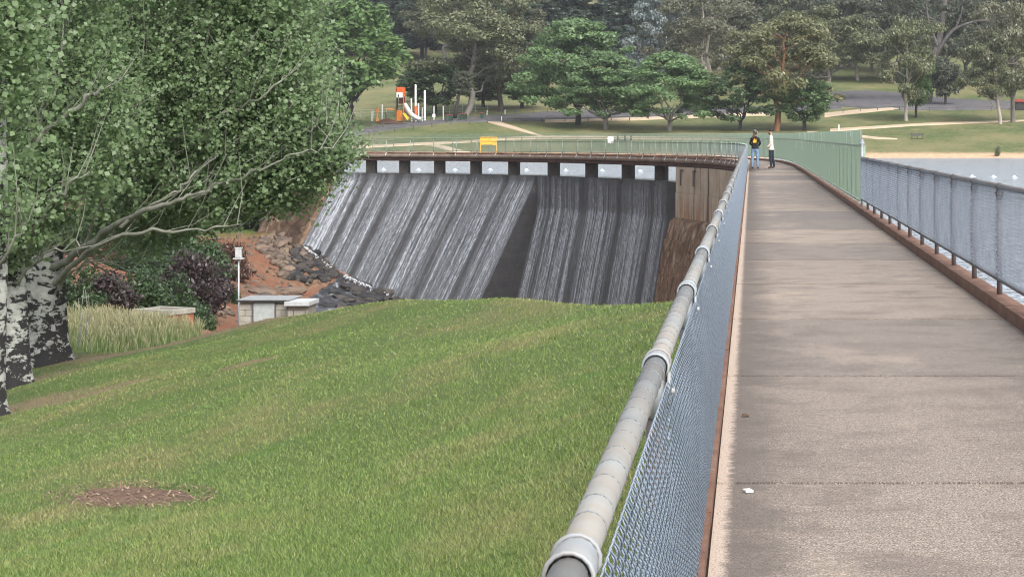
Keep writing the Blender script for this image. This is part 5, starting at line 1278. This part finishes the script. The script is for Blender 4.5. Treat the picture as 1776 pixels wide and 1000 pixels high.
for i, (x, y0, y1, rd, lb) in enumerate([(719, 147, 210, .17, 'tallest white pole right of the play tower'), (735, 157, 207, .17, 'second tall white pole right of the tube slide'), (712.5, 171, 211, .13, 'leaning white pole directly beside the tube slide'), (724, 180, 208, .13, 'short white pole between the two tall ones'), (661, 182, 211, .13, 'white pole behind the orange climbing frame'), (643, 193, 216, .13, 'short white post left of the orange climbing frame'), (730.5, 187, 208, .06, 'thin pale post at the end of the tube slide'), (751, 184, 206, .09, 'pale post just left of the dark bushy tree'), (767, 184, 206, .06, 'thin pale post right of the dark bushy tree')]):
    o = MB().tube([pg(x-1 if i == 2 else x, y0, 1), pg(x, y1+2, 1)], rd, 8).tube([pg(x-1 if i == 2 else x, y0, 1), pg(x-1 if i == 2 else x, y0-.6, 1)], rd*.7, 8).build('white_pole', M['white_paint']); o.location = bP; tag(o, lb, 'pole', 'white poles in the playground')
b, k = at_park(752.5, 208); r = tag(empty('information_sign', tuple(b)), 'small white board sign on posts right of the playground', 'sign'); MB().box((0, 0, .75), (.5, .05, .55)).build('board', M['white_paint'], r); MB().box((-.15, .04, .4), (.06, .06, .8)).box((.15, .04, .4), (.06, .06, .8)).build('post', M['timber_grey'], r)
me = grid_mesh('mulch_mound', np.linspace(-3.4, 3.4, 25), np.linspace(-2, 2, 15), lambda X, Y: 1.0*np.exp(-(X/1.7)**2-(Y/1.1)**2)-.12+.05*np.sin(X*5)*np.sin(Y*6)); o = obj('mulch_mound', me, M['mulch']); o.location = park_pt(672, 214); o['kind'] = 'structure'
wf = tag(empty('wire_fence', tuple(park_pt(640, 205))), 'thin wire fence of pale posts running behind the playground', 'fence'); w0 = np.array(wf.location); prev = None
for x in range(560, 850, 22):
    b = park_pt(x, np.interp(x, [560, 850], [208, 196]))-w0; MB().tube([b, b+np.array((0, 0, 1.5))], .04, 5).build('post', M['steel'], wf)
    if prev is not None:
        for z in (.5, 1.0, 1.45): MB().tube([prev+np.array((0, 0, z)), b+np.array((0, 0, z))], .015, 4).build('wire', M['steel'], wf)
    prev = b
b, k = at_park(1731, 271); plant('sapling', 'shrub', 1, 'leaf_gum', 'bark_brown', b, 1.7, .9, 'small green sapling at the right end of the sandy beach', 'sapling')
# leaning dark trunk beside the tall gum
b, k = at_park(789, 206); o = MB().tube([(0, 0, -.2), (.15, 0, 1.5), (.55, 0, 3.2), (.7, .2, 4.6), (1.3, .4, 6.5)], [.36, .30, .27, .22, .1], 8).build('trunk', M['bark_dark'], None, True)
r = tag(empty('leaning_tree', tuple(b)), 'dark leaning tree trunk just left of the tall olive gum', 'tree'); o.parent = r
cm = tree_meshes('round', 1)[1]; oc = bpy.data.objects.new('crown', cm); COL.objects.link(oc); oc.parent = r; oc.location = (1.3, .4, 3.5); oc.scale = (.6, .6, .5); oc.material_slots[0].link = 'OBJECT'; oc.material_slots[0].material = M['leaf_gum_dark']

# ------------------------------------------------------------------ two people
def skin_body(name, joints, edges, root, parent, mats, pick):
    me = bpy.data.meshes.new(name+'_cage'); me.from_pydata([j[:3] for j in joints], edges, []); me.update()
    o = bpy.data.objects.new(name, me); COL.objects.link(o)
    md = o.modifiers.new('skin', 'SKIN'); md.use_smooth_shade = True
    for i, j in enumerate(joints):
        sv = me.skin_vertices[0].data[i]; r = j[3]; sv.use_root = (i == root); sv.radius = r if isinstance(r, tuple) else (r, r)
    sd = o.modifiers.new('sub', 'SUBSURF'); sd.levels = 2; sd.render_levels = 2
    dg = bpy.context.evaluated_depsgraph_get(); dg.update()
    new = bpy.data.meshes.new_from_object(o.evaluated_get(dg)); bpy.data.objects.remove(o)
    new.materials.clear()
    for m in mats: new.materials.append(M[m])
    for p in new.polygons: p.material_index = pick(p.center); p.use_smooth = True
    b = bpy.data.objects.new(name, new); COL.objects.link(b); b.parent = parent; return b
def ellipsoid(c, r, mat, name, parent, n=14, cut=-1.0, noise=0):
    b = MB(); V = []; 
    for i in range(n//2+1):
        th = math.pi*i/(n//2); 
        for j in range(n):
            ph = 2*math.pi*j/n; z = max(math.cos(th), cut); V.append((c[0]+r[0]*math.sin(th)*math.cos(ph), c[1]+r[1]*math.sin(th)*math.sin(ph), c[2]+r[2]*z))
    b.add(V, [(i*n+j, (i+1)*n+j, (i+1)*n+(j+1) % n, i*n+(j+1) % n) for i in range(n//2) for j in range(n)]); return b.build(name, M[mat], parent, True)
# person facing -x (profile) or +y (back to us); joints are x right, y away, z up
def person(loc, rz, label, J, mats, pick):
    p = tag(empty('person', loc, rz), label, 'person')
    E = [(0, 1), (1, 2), (2, 3), (3, 4), (4, 5), (2, 6), (6, 7), (7, 8), (8, 9), (2, 10), (10, 11), (11, 12), (12, 13), (0, 14), (14, 15), (15, 16), (16, 17), (0, 18), (18, 19), (19, 20), (20, 21)]
    b = skin_body('body', J, E, 0, p, mats, pick); return p
# figure frame: faces +y. woman with hands on the rail in front
JW = [(0, 0, .96, (.155, .115)), (0, .01, 1.14, (.135, .10)), (0, 0, 1.36, (.165, .105)), (0, .01, 1.50, .056), (0, .02, 1.60, .075), (0, .02, 1.71, .082),
      (-.17, 0, 1.40, .062), (-.23, .03, 1.17, .056), (-.15, .20, 1.08, .044), (-.06, .27, 1.10, .034), (.17, 0, 1.40, .062), (.23, .03, 1.17, .056), (.15, .20, 1.08, .044), (.06, .27, 1.10, .034),
      (-.10, 0, .88, .098), (-.115, .01, .50, .072), (-.125, -.01, .10, .052), (-.13, .12, .04, .042), (.10, 0, .88, .098), (.115, .02, .50, .072), (.125, -.02, .10, .052), (.16, .10, .04, .042)]
def pickW(c):
    if c.z > 1.53: return 0
    if c.z < .075: return 3
    if c.z < .93 and not (c.y > .16 and c.z > .95): return 2
    if c.y > .235 and abs(c.x) < .12: return 0
    return 1
D_ = F*HC/(293-CY); wx = (1309.5-CX)/F*D_
wm = person((wx, D_, 0), math.radians(-8), 'person in black jacket with yellow emblem and light jeans leaning at the rail', JW, ['skin', 'black_cloth', 'denim_light', 'brown_boot'], pickW)
ellipsoid((0, .01, 1.665), (.095, .108, .13), 'hair_auburn', 'hair', wm)
hb = MB(); hb.tube([(-.02, -.10, 1.62), (-.05, -.125, 1.50), (-.085, -.13, 1.38), (-.09, -.12, 1.28)], [.05, .055, .04, .012], 8).build('ponytail', M['hair_auburn'], wm, True)
cp = ellipsoid((0, .02, 1.715), (.105, .118, .105), 'cap_grey', 'cap', wm, cut=-.15)
MB().add([(-.08, .10, 1.715), (.08, .10, 1.715), (.06, .21, 1.70), (-.06, .21, 1.70), (-.08, .10, 1.703), (.08, .10, 1.703), (.06, .21, 1.69), (-.06, .21, 1.69)], [(0, 1, 2, 3), (7, 6, 5, 4), (0, 4, 5, 1), (1, 5, 6, 2), (2, 6, 7, 3), (3, 7, 4, 0)]).build('brim', M['cap_grey'], cp)
ellipsoid((.085, .05, 1.70), (.035, .05, .035), 'silver', 'cap_badge', cp, 8)
em = [(-.085, 0), (.085, 0), (.085, .055), (.075, .06), (.095, .15), (.045, .105), (.02, .19), (-.02, .18), (-.045, .115), (-.09, .15), (-.075, .06), (-.085, .055)]
e_ = MB().prism([(x, z) for x, z in em], -.002, .002).build('back_emblem', M['emblem_yellow'], wm); e_.location = (0, -.128, 1.21); e_.rotation_euler = (-.04, 0, 0)
MB().tube([(math.cos(a)*.150, math.sin(a)*.118+.003, .955) for a in np.linspace(0, 6.283, 17)], .018, 6, False).build('jacket_hem', M['black_cloth'], wm, True)
JM = [(0, 0, .98, (.145, .115)), (0, .01, 1.16, (.135, .11)), (0, -.01, 1.40, (.165, .11)), (0, .01, 1.53, .058), (0, .03, 1.63, .078), (0, .025, 1.74, .084),
      (-.18, -.01, 1.44, .066), (-.24, -.03, 1.18, .058), (-.19, .13, 1.02, .046), (-.14, .20, .99, .036), (.18, -.01, 1.44, .066), (.24, -.03, 1.18, .058), (.19, .13, 1.02, .046), (.14, .20, .99, .036),
      (-.09, 0, .90, .098), (-.105, .02, .50, .072), (-.11, -.02, .10, .054), (-.115, .13, .04, .046), (.09, -.02, .90, .098), (.11, -.06, .50, .072), (.115, -.14, .10, .054), (.12, .0, .04, .046)]
def pickM(c):
    if c.z > 1.555: return 0
    if c.z < .10: return 3
    if c.z < .90: return 2
    if c.y > .165 and c.z < 1.06: return 0
    return 1
mn = person(((1337.5-CX)/F*D_, D_+.2, 0), math.radians(84), 'person in cream shirt, dark jeans and brown boots standing side on', JM, ['skin_tan', 'cream_cloth', 'denim_dark', 'brown_boot'], pickM)
ellipsoid((0, -.005, 1.765), (.092, .108, .10), 'hair_dark', 'hair', mn, cut=-.25)
ellipsoid((0, .055, 1.635), (.07, .075, .062), 'hair_dark', 'beard', mn)
MB().add([(-.014, .115, 1.69), (.014, .115, 1.69), (0, .145, 1.685), (0, .112, 1.73)], [(0, 1, 2), (1, 3, 2), (3, 0, 2)]).build('nose', M['skin_tan'], mn)
MB().tube([(math.cos(a)*.158, math.sin(a)*.128, .90+.05*math.cos(a)*0) for a in np.linspace(0, 6.283, 17)], [.03]*17, 6, False).build('shirt_hem', M['cream_cloth'], mn, True)

# ------------------------------------------------------------------ moist air
hz = MB().box((0, 650, 60), (1500, 1400, 150)).mesh('haze')
t = NT('haze'); pv = t.n('VolumePrincipled'); pv.inputs['Color'].default_value = (.86, .90, .95, 1); pv.inputs['Density'].default_value = .00014; pv.inputs['Anisotropy'].default_value = .2
t.t.links.new(pv.outputs[0], t.out.inputs['Volume']); M['haze'] = t.m
o = obj('haze', hz, M['haze']); o['kind'] = 'stuff'
